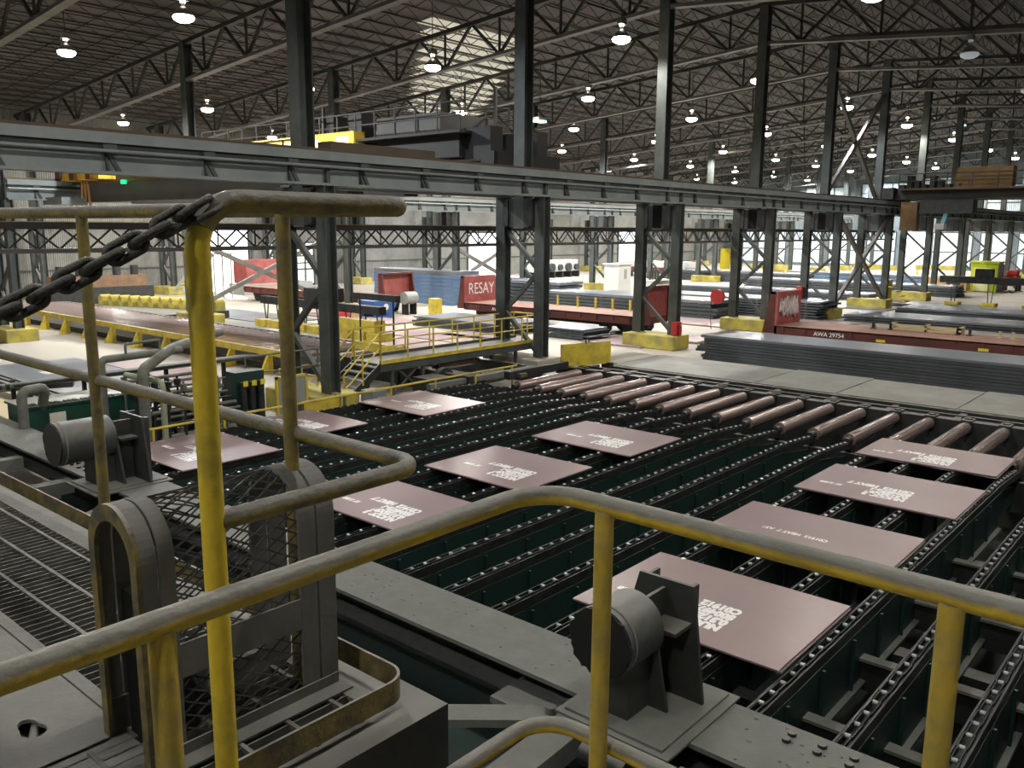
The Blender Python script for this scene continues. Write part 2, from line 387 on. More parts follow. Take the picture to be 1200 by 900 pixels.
# ------------------------------------------------------------------ column towers
def lacing(b, x, y0, y1, z0, z1, n, w=.12, mi=0, zig=True):
    for i in range(n):
        za = z0+(z1-z0)*i/n; zc = z0+(z1-z0)*(i+1)/n
        if zig: a, c = (y0, y1) if i % 2 == 0 else (y1, y0)
        b.bar((x,a,za), (x,c,zc), w, w, mi)
def tower(name, ya, yb, x, label, group, plinth='yellow_old', big=True):
    root = thing(name, label, 'column', (x,0,0), group=group)
    yc = (ya+yb)/2; zg = EYE+1.2
    MB().ibar((0,ya,BED), (0,ya,zg), .46, .40, .04, up=(1,0,0)).obj('front_leg', 'steel_green', root)
    MB().ibar((0,yb,BED), (0,yb,zg), .46, .40, .04, up=(1,0,0)).obj('back_leg', 'steel_green', root)
    MB().ibar((0,yc,zg-1.2), (0,yc,zt(yc)), .52, .52, .05, up=(1,0,0)).obj('roof_shaft', 'steel_green', root)
    b = MB(); b.box(-.26,.26, ya+.22, yb-.22, zg-1.15, zg-.05); b.box(-.32,.32,ya+.25,ya+.5,zg-1.1,zg-.1); b.box(-.32,.32,yb-.5,yb-.25,zg-1.1,zg-.1)
    b.obj('bearing_box', 'dark', root)
    b = MB(); lacing(b, 0, ya+.1, yb-.1, BED+.1, zg-1.2, 3, .16)
    b.obj('lacing', 'steel_green', root)
    b = MB(); b.poly([(-.75,ya-.45,0),(.75,ya-.45,0),(.75,yb+.45,0),(-.75,yb+.45,0)], (0,0,BED-.02))
    b.obj('plinth', plinth, root, bevel=.05)
    return root
t0 = tower('steel_column', 21.1, 23.1, KX[1], '', 'columns under the near crane runway', 'plinth')
t0['label'] = 'nearest steel column of the near row, beside the small yellow barrier'
near_lab = ['tall laced steel column rising by the yellow footbridge end','tall laced steel column on a yellow plinth with a red box',
 'tall laced steel column right behind the graffiti bulkhead','tall laced steel column on yellow plinth beyond the long red wagon',
 'cross-braced steel column under the end of the brown crane','steel column with yellow steps at its foot','steel column just left of the lime booth',
 'far steel column of the near row, right of the lime booth','far steel column of the near row, tenth nearest','far steel column of the near row, eleventh nearest','far steel column of the near row, twelfth nearest']
for k in range(2, 13):
    if KX[k] < XE-2:
        o = dup(t0, (KX[k],0,0), near_lab[k-2])
        if k == 2:
            for c in o.children:
                if c.name.startswith('plinth'): c.data = c.data.copy(); c.data.materials[0] = M['concblock']
t1 = tower('steel_column', 45.9, 47.9, KX[1], 'nearest laced column of the middle row, at the left edge', 'columns of the middle row', 'plinth')
for k in range(2, 14):
    if k < len(KX) and KX[k] < XE-2: dup(t1, (KX[k],0,0), 'laced steel column of the middle row, %s' % ORD[k-1])
t2 = tower('steel_column', 69.2, 70.9, KX[1], 'nearest laced column along the back wall', 'columns along the back wall', 'plinth')
for k in range(2, 14):
    if k < len(KX) and KX[k] < XE-2 and k not in (7, 10): dup(t2, (KX[k],0,0), 'laced steel column along the back wall, %s' % ORD[k-1])
# X bracing in the middle-row bay and the near-row bay
def xbrace(x0, x1, y, z0, z1, label):
    MB_ = MB(); t = thing('cross_brace', label, 'brace', (x0,y,0), group='X braces between columns')
    MB().bar((0,0,z0), (x1-x0,0,z1), .22, .26).obj('brace_bar', 'chord', t)
    MB().bar((0,.12,z1), (x1-x0,.12,z0), .22, .26).obj('brace_bar', 'chord', t)
xbrace(KX[2]+.3, KX[3]-.3, 47.9, .9, 4.9, 'large X brace behind the dark red wagon end, in the middle row')
xbrace(KX[4]+.3, KX[5]-.3, 47.9, .9, 4.9, 'large X brace before the parked machinery, in the middle row')
xbrace(KX[5]+.3, KX[6]-.3, 21.1, .9, 6.7, 'heavy X brace between the two cross-braced columns before the sunlit opening')
xbrace(KX[5]+.3, KX[6]-.3, 22.1, 8.2, 15.4, 'tall dark X brace high between roof shafts above the runway')

# ------------------------------------------------------------------ crane runway girders (one per bay)
def girder_bay(label, x, y, face, group):
    t = thing('runway_girder', label, 'girder', (x,y,0), group=group); Lb = 10.22
    z1 = EYE+2.18; z0 = EYE+1.2; s = face
    MB().box(0, Lb, -.30, .30, z1-.27, z1-.02).obj('top_flange', 'girder', t)
    MB().box(0, Lb, -.05, .05, z0+.05, z1-.27).obj('web', 'girder', t)
    b = MB(); b.box(0, Lb, -.24, .24, z0, z0+.07); b.obj('bottom_flange', 'girder', t)
    MB().box(0, Lb, -.06, .06, z1-.02, z1+.08).obj('crane_rail', 'brown', t)
    MB().box(0, Lb, min(s*.05,s*.22), max(s*.05,s*.22), z0+.56, z1-.27).obj('shade_box', 'gap_shade', t)  # solid dark box painting in the shade of the gap below the flange
    MB().cyl((0,s*.30,z0+.53), (Lb,s*.30,z0+.53), .045, 8).obj('conduit', 'girder', t)
    for i in range(4):
        xx = Lb*(i+.5)/4
        b = MB(); b.poly([(xx-.03,s*.05,z0+.07),(xx-.03,s*.22,z0+.07),(xx-.03,s*.05,z0+.5)], (.06,0,0))
        b.poly([(xx-.02,s*.06,z0+.52),(xx+.10,s*.06,z0+.52),(xx+.34,s*.06,z0+.08),(xx+.22,s*.06,z0+.08)], (0,s*.05,0))
        b.box(xx-.16, xx+.16, s*.26-.06, s*.26+.06, z0+.5, z0+.68)
        b.obj('gusset', 'steel_green', t)
    MB().box(Lb-.06, Lb+.06, -.20, .28*1 if s > 0 else .2, z0-.02, z1-.27).obj('end_stiffener', 'steel_green', t)
    return t
g0 = girder_bay('grey crane runway girder bay at the far left, above the chained handrail', KX[0], 21.1, -1, 'near crane runway girders')
gl = ['grey runway girder bay between first and second near columns','grey runway girder bay between second and third near columns','grey runway girder bay between third and fourth near columns','grey runway girder bay between fourth and fifth near columns','grey runway girder bay between fifth and sixth near columns','grey runway girder bay behind the brown crane, seventh along','grey runway girder bay, eighth along the near runway','grey runway girder bay, ninth along the near runway','grey runway girder bay, tenth along the near runway','grey runway girder bay, eleventh along the near runway','grey runway girder bay, twelfth along the near runway']
for k in range(1, 12): dup(g0, (KX[k],21.1,0), gl[k-1])
g1 = girder_bay('pale runway girder bay, first of the middle runway, at the left edge', KX[1], 45.9, -1, 'middle crane runway girders')
for k in range(2, 12): dup(g1, (KX[k],45.9,0), 'pale runway girder bay, %s along the middle runway' % NTH[k-1])
g2 = girder_bay('plain runway girder bay on the rear legs of the near row, first along', KX[1], 23.1, 1, 'rear leg runway girders')
for k in range(2, 12): dup(g2, (KX[k],23.1,0), 'plain runway girder bay on the rear legs of the near row, %s along' % NTH[k-1])

# horizontal lattice strut + conductor beam between the rear legs
def strut_bay(x, label, first=None):
    t = thing('lattice_strut', label, 'strut', (x,24.0,0), group='lattice struts at mid height'); Lb = 10.22
    MB().box(0, Lb, -.16, .16, EYE-.72, EYE-.60).obj('bottom_chord', 'chord', t)
    MB().box(0, Lb, -.16, .16, EYE-.10, EYE+.08).obj('top_chord', 'truss', t)
    b = MB(); n = 16
    for i in range(n):
        xa = Lb*i/n; xb = Lb*(i+1)/n
        for q, yy in enumerate((-.13, .13)): b.bar((xa,yy,EYE-.62 if (i+q)%2 else EYE-.08), (xb,yy,EYE-.08 if (i+q)%2 else EYE-.62), .045, .045)
        if i%2: b.bar((xa,-.13,EYE-.62),(xa,-.13,EYE-.08),.035,.035)
    b.obj('web', 'truss', t)
    MB().box(0, Lb, .2, .34, EYE+.02, EYE+.10).obj('conductor_bar', 'yellow_clean', t)
    return t
s0 = strut_bay(KX[0], 'dark lattice strut bay at the far left behind the chain')
for k in range(1, 7): dup(s0, (KX[k],24.0,0), 'dark lattice strut bay at mid height, %s from the left' % NTH[k])

# ------------------------------------------------------------------ ceiling lamps
def build_lamps():
    pts = {}
    Xs = [19.1,32.8,46.4,60.0,73.0,86.5,99.6,112,124.3,137.]; Ys = [11.6,22.4,33.9,45.0,56.3,69.0]
    root = thing('high_bay_lamp', '', 'lamp', (0,0,14.), group='high bay lamps')
    b = MB(); b.lathe([(.12,.34),(.20,.30),(.28,.20),(.38,.05),(.40,0)], (0,0,0), 20); b.obj('reflector', 'lampshade', root)
    b = MB(); b.lathe([(.0,.02),(.25,.02),(.38,.015),(.42,-.05),(.38,-.15),(.24,-.23),(0,-.26)], (0,0,0), 20); b.obj('glowing_lens', 'bulb', root)
    b = MB(); b.cyl((0,0,.34), (0,0,.50), .07, 10); b.box(-.22,.22,-.12,.12,.58,.84); b.obj('ballast', 'lampshade', root)
    MB().cyl((0,0,.5), (0,0,.58), .10, 10).obj('socket_glow', 'bulb', root)
    MB().cyl((0,0,.84), (0,0,3.2), .02, 6).obj('hanger', 'truss', root)
    dim = {(46.4,11.6),(60.0,11.6)}
    dims = []; made = []; spec = []; first = True
    rowname = {11.6:'over the near bay',22.4:'above the near column row',33.9:'over the second bay',45.0:'before the middle column row',56.3:'in the third bay',69.0:'along the back wall'}
    fill_lamps = [(5.5,0.5),(-6,.5),(-6,11.6),(5.5,11.6),(19.1,22.4),(5.5,22.4),(5.5,33.9),(19.1,11.6),(19.1,.5),(32.8,11.6),(32.8,.5),(46.4,.5)]  # unseen lamps added to fill the foreground and near bay with light
    allp = [(x,y) for y in Ys for x in Xs if not (y == 11.6 and x not in (46.4,60.0)) and not (y == 22.4 and x < 30) and x/y < 7]
    for (x,y) in allp+fill_lamps:
        nx = sorted([p[0] for p in allp if p[1] == y])
        if (x,y) in fill_lamps: lab = 'unseen high bay lamp added as fill above the viewer'
        else: lab = 'white high bay lamp %s, %s of its row' % (rowname[y], ORD[nx.index(x)])
        if (x,y) in dim: lab = 'unlit looking high bay lamp near the right edge, %s' % ('nearer' if x < 50 else 'farther')
        jx = random.uniform(-.2,.2)
        loc = (x+jx, y, 14.+ (0 if y<50 else -.3)) if y != 22.4 else (x*1.03+.3, 23.05, 14.2)
        if first: root.location = loc; root['label'] = lab; o = root; first = False
        else: o = dup(root, loc, lab)
        if (x,y) in dim: dims.append(o)
        made.append(o)
        spec.append((o,x,y))
    for o,x,y in spec:
        L = bpy.data.lights.new('lamp_light', 'SPOT'); L.energy = (2600 if y > 60 else 5800 if y > 23 else 1800) if (x,y) not in dim else 900
        if (x,y) in fill_lamps: L.energy = 1400
        L.spot_size = math.radians(165); L.spot_blend = .35
        L.color = (1,.955,.87) if random.random() < .8 else (.9,.95,1); L.shadow_soft_size = .25
        lo = bpy.data.objects.new('lamp_light', L); COL.objects.link(lo); lo.parent = o; lo.location = (0,0,-.48)
    for o in dims:
        for c in o.children:
            if c.name.startswith(('glowing_lens','socket_glow')):
                c.data = c.data.copy(); c.data.materials[0] = M['bulbdim']
    # two small cyan maintenance lights
    for (x,y,z,lab) in ((38.6,31.4,EYE+5.9,'small cyan lamp above the dark overhead crane'),(96,24,EYE+10.4,'small cyan strip lamp high near the right edge')):
        t = thing('small_lamp', lab, 'lamp', (x,y,z)); MB().box(-.35,.35,-.2,.2,-.06,.06).obj('lens', 'cyan', t); MB().box(-.36,.36,-.21,.21,.06,.2).obj('housing', 'lampshade', t)
        MB().cyl((0,0,.2),(0,0,3 if x<50 else 1.), .02, 6).obj('hanger','truss',t)
build_lamps()

# ------------------------------------------------------------------ transfer bed: chain strands
ST = .925
strand_ys = [3.5+ST*k for k in range(-4, 18)]
def build_strands():
    root = thing('chain_strand', '', 'conveyor strand', (0,0,0), group='chain strands of the plate transfer bed')
    X0, X1, X2, X3 = 7.35, 19.2, 20.9, 21.35
    path = [(X0,0),(X1,0),(X2,-.10),(X3,-.30)]            # (x, dz) of the chain top
    b = MB()
    b.box(X0, X1, -.09, .09, BED-.24, BED-.19); b.box(X0, X1, -.085, .085, BED-.95, BED-.24); b.box(X0, X1, -.17, .17, BED-.99, BED-.95)
    x = X0+.3
    while x < X1: b.box(x-.02, x+.02, -.125, .125, BED-.95, BED-.24); x += 1.05
    b.poly([(X1,-.012,BED-.24),(X3,-.012,BED-.52),(X3,-.012,BED-.8),(X1,-.012,BED-.95)], (0,.024,0))
    b.obj('girder', 'green', root)
    b = MB()
    for (xa,za),(xb,zb_) in zip(path[:-1], path[1:]):
        for s in (-1, 1): b.bar((xa,s*.078,BED-.10+za), (xb,s*.078,BED-.10+zb_), .022, .13)
        b.bar((xa,0,BED-.165+za), (xb,0,BED-.165+zb_), .17, .03)
    b.cyl((X3+.0,-.06,BED-.48), (X3+.0,.06,BED-.48), .20, 18)
    b.obj('chain_track', 'track', root)
    # chain: link plates in one mesh, rollers as pieces of the chain
    P = .276; chn = MB()
    def zc(x):
        for (xa,za),(xb,zb_) in zip(path[:-1], path[1:]):
            if x <= xb: return za+(zb_-za)*(x-xa)/(xb-xa)
        return path[-1][1]
    n = int((X3-X0)/P)
    for i in range(n):
        xa = X0+.05+P*i; xb = xa+P; o = .050 if i % 2 else .038
        for s in (-1, 1): chn.bar((xa-.02,s*o,BED-.034+zc(xa)), (xb+.02,s*o,BED-.034+zc(xb)), .010, .042)
    ch = chn.obj('chain', 'link', root)
    r0 = MB().cyl((0,-.027,0), (0,.027,0), .026, 10).obj('chain_roller', 'rollerpin', ch); 
    for i in range(n):
        xa = X0+.05+P*i; loc = (xa,0,BED-.030+zc(xa))
        if i == 0: r0.location = loc
        else: copy_part(r0, ch, loc)
    tot = len(strand_ys)
    for k, y in enumerate(strand_ys):
        lab = 'green chain strand of the transfer bed, %s counted from the right edge' % NTH[k]
        if k == 0: root.location = (0,y,0); root['label'] = lab
        else: dup(root, (0,y,0), lab)
build_strands()

# slumped return chains and cross ties seen in the open pit at the right
def build_pit():
    for i, y in enumerate(strand_ys[:5]):
        t = thing('return_chain', 'slack return chain hanging in the dark pit, %s from the right edge' % NTH[i], 'chain', (0,y+.34,0), group='return chains in the pit')
        pts = []; n = 60
        for k in range(n+1):
            x = 7.5+k*.2; pts.append((x, 0, -.25-.55*abs(math.sin((x-6.6)*.62+i*.4))))
        b = MB()
        for k in range(n):
            for s in (-.05,.05): b.bar((pts[k][0]-.01,s,pts[k][2]), (pts[k+1][0]+.01,s,pts[k+1][2]), .012, .05)
        ch = b.obj('chain', 'track', t)
        r0 = MB().cyl((0,-.045,0), (0,.045,0), .03, 8).obj('chain_roller', 'rollerpin', ch)
        for k in range(n):
            if k == 0: r0.location = pts[0]
            else: copy_part(r0, ch, pts[k])
    xs = [9.3, 11.2, 13.6, 15.8]; n = 0
    for x in xs:
        t = thing('cross_tie', 'grey cross beam between the right-hand strands, %s' % ORD[n], 'beam', (x,0,0), group='cross beams in the transfer bed'); n += 1
        MB().box(-.09,.09,-.4,4.3,BED-.66,BED-.62).obj('top_flange', 'dust_beam', t); MB().box(-.012,.012,-.4,4.3,BED-1.1,BED-.66).obj('web', 'dark', t)
    for i, x in enumerate((8.6, 12.5, 17.)):
        t = thing('pit_support_frame', 'dark support frame under the strands, %s row' % NTH[i], 'frame', (x,0,0), group='support frames in the pit')
        MB().box(-.15,.15,-2,19.2,-.62,-.32).obj('header', 'dark', t)
        for k in range(7): MB().box(-.12,.12,.6+k*2.9-.12,.6+k*2.9+.12,-2.4,-.62).obj('post', 'dark', t)
    tag(MB().box(8.5,9.8,2.7,4.1,-.75,-.7).box(8.6,8.7,2.8,2.9,-2.4,-.75).box(9.6,9.7,3.9,4.0,-2.4,-.75).box(8.6,8.7,3.9,4.0,-2.4,-.75).box(9.6,9.7,2.8,2.9,-2.4,-.75).obj('oil_tray', mat('olive_tray', (.06,.065,.02), .6)), 'olive green tray in the pit below the nearest plate', 'tray')
build_pit()

# ------------------------------------------------------------------ roller table beyond the strands
def build_rollers():
    root = thing('table_roller', '', 'roller', (0,0,0), group='rollers of the roller table')
    MB().cyl((21.42,0,BED-.17), (24.85,0,BED-.17), .165, 24).obj('barrel', 'roller', root)
    MB().cyl((21.2,0,BED-.17), (21.42,0,BED-.17), .09, 12).cyl((24.85,0,BED-.17), (25.1,0,BED-.17), .09, 12).obj('axle', 'dark', root)
    n = 20
    for j in range(n):
        y = 18.26-.915*j; lab = 'pinkish steel roller of the roller table, %s counted from its left end' % NTH[j]
        if j == 0: root.location = (0,y,0); root['label'] = lab
        else: dup(root, (0,y,0), lab)
    t = thing('roller_frame', 'dark side frame carrying the roller bearings beside the walkway covers', 'frame', (0,0,0))
    MB().box(25.0,25.35,-1,19.2,-.3,BED-.02).obj('side_beam', 'dark', t)
    MB().box(21.02,21.2,-1,18.9,-.4,BED-.42).obj('side_beam', 'dark', t)
    for j in range(n):
        y = 18.26-.915*j
        MB().box(24.95,25.4,y-.14,y+.14,BED-.3,BED+.02).cyl((25.2,y,BED-.02),(25.2,y,BED+.05),.1,8).obj('bearing_block', 'dark', t)
        if j % 2 == 0: MB().box(25.35,26.6,y+.3,y+.48,BED-.22,BED-.08).obj('outrigger', 'dark', t)
    MB().box(25.9,26.02,-1,19,BED-.14,BED-.05).obj('rail', 'dark', t)
    MB().box(26.45,26.6,-1,17.9,-.0,BED-.04).obj('rail', 'dark', t)
    t = thing('end_stop_beam', 'black beam closing the left end of the near roller table', 'beam', (0,0,0))
    MB().box(21.6,24.9,18.75,19.0,BED-.05,BED+.22).obj('beam', 'dark', t); MB().box(22.0,22.35,18.6,18.75,BED,BED+.12).obj('stop_block', 'yellow_old', t)
    # rollers of the farther table under the footbridge
    for i, (x0, x1, y) in enumerate(((22.2,24.3,22.9),(21.2,24.4,24.2),(21.2,24.4,25.2),(21.2,24.3,26.2),(21.2,24.4,27.1))):
        t = thing('table_roller', 'steel roller beyond the yellow footbridge, %s' % ORD[i], 'roller', (0,y,0), group='rollers beyond the footbridge')
        MB().cyl((x0,0,BED-.1), (x1,0,BED-.1), .16, 18).obj('barrel', 'roller', t); MB().cyl((x0-.2,0,BED-.1), (x1+.2,0,BED-.1), .08, 10).obj('axle', 'dark', t)
    t = thing('roller_frame', 'dark frame of the farther roller table below the footbridge', 'frame', (0,0,0))
    MB().box(20.9,21.15,20,27.3,0,BED).obj('side_beam', 'dark', t); MB().box(24.6,24.9,20,27.3,0,BED-.1).obj('side_beam', 'dark', t)
    MB().box(24.9,26.1,18.9,20.1,BED-.55,BED-.4).obj('deck_plate', 'dark', t)
    # walkway cover plates
    ys = [(17.9,12.35),(12.3,9.6),(9.55,6.1),(6.05,4.1),(4.05,-1.)]
    for i, (a, c) in enumerate(ys):
        o = MB().box(26.6, 30.1+(.15 if i%2 else 0), c, a, BED-.03, BED).box(26.9, 27.05, c+.3, c+.45, 0, BED-.03).box(29.7, 29.85, a-.45, a-.3, 0, BED-.03).box(26.9, 27.05, a-.45, a-.3, 0, BED-.03).box(29.7, 29.85, c+.3, c+.45, 0, BED-.03).obj('walkway_cover', 'walk')
        tag(o, 'grey steel walkway cover plate behind the rollers, %s from the left' % NTH[i], 'cover plate', 'walkway cover plates')
    o = MB().box(27.0,30.0,18.0,20.1,BED-.05,BED-.01).box(27.1,27.2,18.1,18.2,0,BED-.05).box(29.8,29.9,19.9,20,0,BED-.05).box(27.1,27.2,19.9,20,0,BED-.05).box(29.8,29.9,18.1,18.2,0,BED-.05).obj('walkway_cover', 'concblock')
    tag(o, 'worn pale cover plate between the yellow board and the yellow plinth', 'cover plate')
    t = thing('barrier_board', 'upright yellow board with a lifting eye beside the near column', 'barrier', (24.95,19.15,0))
    MB().bar((0,0,BED+.38), (2.1,-.75,BED+.38), .08, .85).obj('board', 'yellow_clean', t)
    MB().tube([(1.1+.1*math.cos(a),-.39,BED+.84+.1*math.sin(a)) for a in [k*PI/5 for k in range(11)]], .03, 6).obj('lifting_eye', 'dark', t)
    MB().box(-.05,.25,-.2,.2,0,BED).box(1.9,2.15,-.9,-.5,0,BED).obj('foot', 'dark', t)
build_rollers()

# ------------------------------------------------------------------ primer-red plates lying on the chains
Rz = Matrix(((0,-1,0),(1,0,0),(0,0,1)))      # text x axis -> +Y, text up -> -X
def red_plate(x0, x1, y0, y1, label, double=False, mark=2, skew=0.):
    cx, cy = (x0+x1)/2, (y0+y1)/2; a, c = (x1-x0)/2, (y1-y0)/2
    t = thing('steel_plate', label, 'plate', (cx,cy,BED), skew, group='red primed plates on the transfer bed')
    if double:
        MB().box(-a+.03, a-.02, -c-.02, c-.03, 0, .022).obj('lower_plate', 'pink', t, bevel=.003)
        MB().box(-a, a, -c, c, .024, .048).obj('upper_plate', 'pink', t, bevel=.003); z = .0485
    else: MB().box(-a, a, -c, c, 0, .03).obj('plate_body', 'pink', t, bevel=.003); z = .0305
    m3 = Rz.to_3x3()
    if mark == 2:
        yy = -.47 if y0 < 5 else -.8
        text_mesh('stencil_marking', 'NUCOR 3\n0.3125X96\nS004972-1\nC01912  HEAT 7', .22, 'whitestencil', t, (-.58, yy, z), m3, sx=.80, bold=.018)
        text_mesh('stencil_marking', 'A36 12 0049', .15, 'whitestencil', t, (-.36, yy+1.25, z), m3, sx=.55, bold=.01)
    elif mark == 1:
        text_mesh('stencil_marking', 'C01912  HEAT 7  A36', .15, 'whitestencil', t, (-.02, -.35, z), m3, sx=.8, bold=.006)
    # small white paint dab at the far edge
    MB().cyl((a-.03,c-.42,z-.03), (a-.03,c-.42,z+.012), .035, 10).obj('paint_dab', 'whitestencil', t)
    return t
red_plate(8.87,11.16,3.60,6.54,'nearest large red plate, behind the near motor, with white stencil', True)
red_plate(12.28,14.55,3.60,6.60,'red plate with one short white stencil line, behind the front handrail', True, 1)
red_plate(15.96,18.2,3.50,6.42,'red plate with block of white stencil, second from the rollers at the right', True)
red_plate(19.42,21.3,3.58,6.45,'red plate nearest the rollers at the right side', True)
red_plate(9.06,11.0,10.2,12.9,'pale pink plate seen just above the bend of the front handrail')
red_plate(12.16,14.45,10.2,12.95,'pale pink plate in the middle of the transfer bed')
red_plate(15.75,18.0,10.1,12.95,'pink plate right of centre, nearest the rollers in the middle row')
red_plate(8.5,10.87,16.3,19.1,'pink plate behind the thick yellow post at the left')
red_plate(12.15,13.95,16.95,19.45,'pink plate half hidden by the thin left post')
red_plate(15.55,17.95,16.5,19.3,'pink plate farthest left-back, near the footbridge stairs')

# ------------------------------------------------------------------ big dusty beam and the two drum stops on it
t = thing('edge_beam', 'wide dusty grey beam running along the near side of the transfer bed', 'beam', (0,0,0))
MB().box(6.8,7.74,-1.5,27,BED+.10,BED+.15).obj('top_flange', 'dust_beam', t)
MB().box(7.22,7.30,-1.5,27,.42,BED+.10).obj('web', 'dark', t); MB().box(6.9,7.6,-1.5,27,.36,.42).obj('bottom_flange', 'dark', t); MB().box(7.31,7.34,-1.5,19.5,-1.0,.36).obj('skirt_plate', 'green_floor', t)  # web coloured dark for the black shadow below the top flange
MB().box(6.4,7.3,-1.5,19.5,-1.06,-1.0).obj('bottom_flange', 'green', t)
b = MB()
for (x,y) in [(7.0+.13*i,18.3-.32*j) for i in range(2) for j in range(5)]+[(7.45+.13*i,2.9-.3*j) for i in range(2) for j in range(3)]: b.cyl((x,y,BED+.15),(x,y,BED+.185),.045,8)
b.obj('bolts', 'dark', t)
rng = random.Random(3); b = MB()
for k in range(90):
    x = rng.uniform(6.85,7.7); y = rng.choice([rng.uniform(5.2,9.2), rng.uniform(1.5,3.4), rng.uniform(18.5,24)]); r_ = rng.uniform(.012,.035)
    b.lathe([(r_,0),(r_*.6,.008),(0,.01)], (x,y,BED+.149), 7)
tag(b.obj('dirt_spots', 'dark', t), None, None, kind='stuff')

def drum_stop(loc, label, L=.55, rd=.355, wide=1.):
    t = thing('drum_stop', label, 'drum motor', loc, group='drums on the edge beam')
    z0 = BED+.15
    MB().box(-.55,.80,-.72,.42,z0,z0+.05).obj('base_plate', 'dust_beam', t); MB().box(-.62,.86,-.82,.50,z0-.002,z0+.022).obj('base_plate', 'dust_beam', t)
    MB().cyl((-L,0,z0+.90), (.03,0,z0+.90), rd, 40).obj('drum', mat('drum_grey', (.055,.058,.054), .55, .2, dust=(.2,.2,.185), dust_lo=.1, dust_hi=1.) if 'drum_grey' not in bpy.data.materials else bpy.data.materials['drum_grey'], t, bevel=.02)
    MB().cyl((-L+.07,0,z0+.90), (-L+.095,0,z0+.90), rd+.01, 40).obj('drum_band', 'dust_beam', t)
    b = MB(); rr = random.Random(5)
    pts = [(-L-.005, (rd-.01+rr.uniform(-.015,.03))*math.cos(a), z0+.90+(rd-.01+rr.uniform(-.015,.03))*math.sin(a)) for a in [2*PI*k/40 for k in range(40)]]
    b.poly(pts, (-.03,0,0)); b.obj('drum_face', 'black', t)
    b = MB(); b.poly([(.03,-.42,z0+.05),(.03,.35,z0+.05),(.03,.14,z0+1.12),(.03,-.20,z0+1.12)], (.04,0,0)); b.obj('inner_plate', 'guard_dark', t)
    b = MB(); b.poly([(.40,.52,z0+.05),(.40,-.62,z0+.05),(.40,-.46,z0+1.29),(.40,.18,z0+1.29)], (.045,0,0)); b.obj('bracket_plate', 'guard_dark', t)
    MB().box(.07,.40,-.14,-.10,z0+.05,z0+1.20).obj('rib', 'guard_dark', t)
    MB().box(.445,.62,.06,.10,z0+.05,z0+1.29).obj('rib', 'guard_dark', t); MB().box(.445,.56,-.44,-.40,z0+.05,z0+1.27).obj('rib', 'guard_dark', t)
    MB().box(.07,.40,-.46,-.14,z0+.86,z0+.90).obj('shelf', 'guard_dark', t)
    MB().box(-.35,.03,-.20,.24,z0+.05,z0+.62).obj('drum_seat', 'guard_dark', t)
    for c in t.children:
        if c.name.startswith(('bracket_plate','rib','inner_plate')): c.scale = (1,wide,1)
    return t
M['guard_dark'] = mat('stop_bracket_dark', (.040,.042,.040), .6, .2, (.06,.06,.055), nscale=4, dust=(.17,.17,.155), dust_lo=.5, dust_hi=1.)
d0 = drum_stop((7.0,4.4,0), 'large dusty drum with H-shaped bracket on the grey beam, behind the short front post')
drum_stop((7.0,16.27,0), 'farther dark drum with bracket at the left, beside the green tank', .95, .40, 1.35)

# frames and struts in front of the beam (bottom of the picture)
t = thing('support_frame', 'dark framework below the grey beam at the bottom of the picture', 'frame', (0,0,0))
MB().box(3.4,7.15,4.2,11.5,-.40,-.34).obj('floor_plate', 'green_floor', t)
MB().bar((5.3,6.75,.55),(6.62,5.1,.60),.30,.09).obj('arm', 'dust_beam', t); MB().box(6.5,7.2,5.0,5.9,.50,.58).obj('bracket_plate', 'dust_beam', t)
MB().bar((4.6,4.72,.58),(7.15,4.80,.62),.38,.24).obj('arm', 'dust_beam', t)
MB().bar((4.8,4.0,.45),(7.15,4.1,.45),.25,.14).obj('arm', 'dust_beam', t)
MB().bar((4.8,3.3,.35),(7.15,3.3,.35),.3,.3).obj('arm', 'dark', t)
MB().box(5.9,6.5,3.0,3.5,.3,.8).cyl((6.2,3.9,.7),(6.2,4.4,.7),.12,14).obj('machinery', 'dark', t)
MB().cyl((6.6,5.12,.60),(6.6,5.12,.72),.06,10).obj('pivot_bolt', 'dust_beam', t)
t = thing('left_frame', 'dusty beams and struts beyond the grating kerb at the left', 'frame', (0,0,0))
MB().box(5.0,5.5,13,27,-.1,.5).obj('sill_beam', 'dark', t)
for k in range(4): MB().bar((4.6,15+k*2.6,.55), (6.8,15+k*2.6,.55), .3, .25).obj('tie_beam', 'dust_beam', t)
MB().cyl((5.0,14.4,.75),(6.7,14.9,.8),.10,12).obj('shaft', 'dust_beam', t)
for k in range(3): MB().poly([(5.1,16.4+k*2.6,.5),(6.2,16.4+k*2.6,.5),(5.1,16.4+k*2.6,1.0)], (0,.08,0)).obj('gusset', 'dust_beam', t)

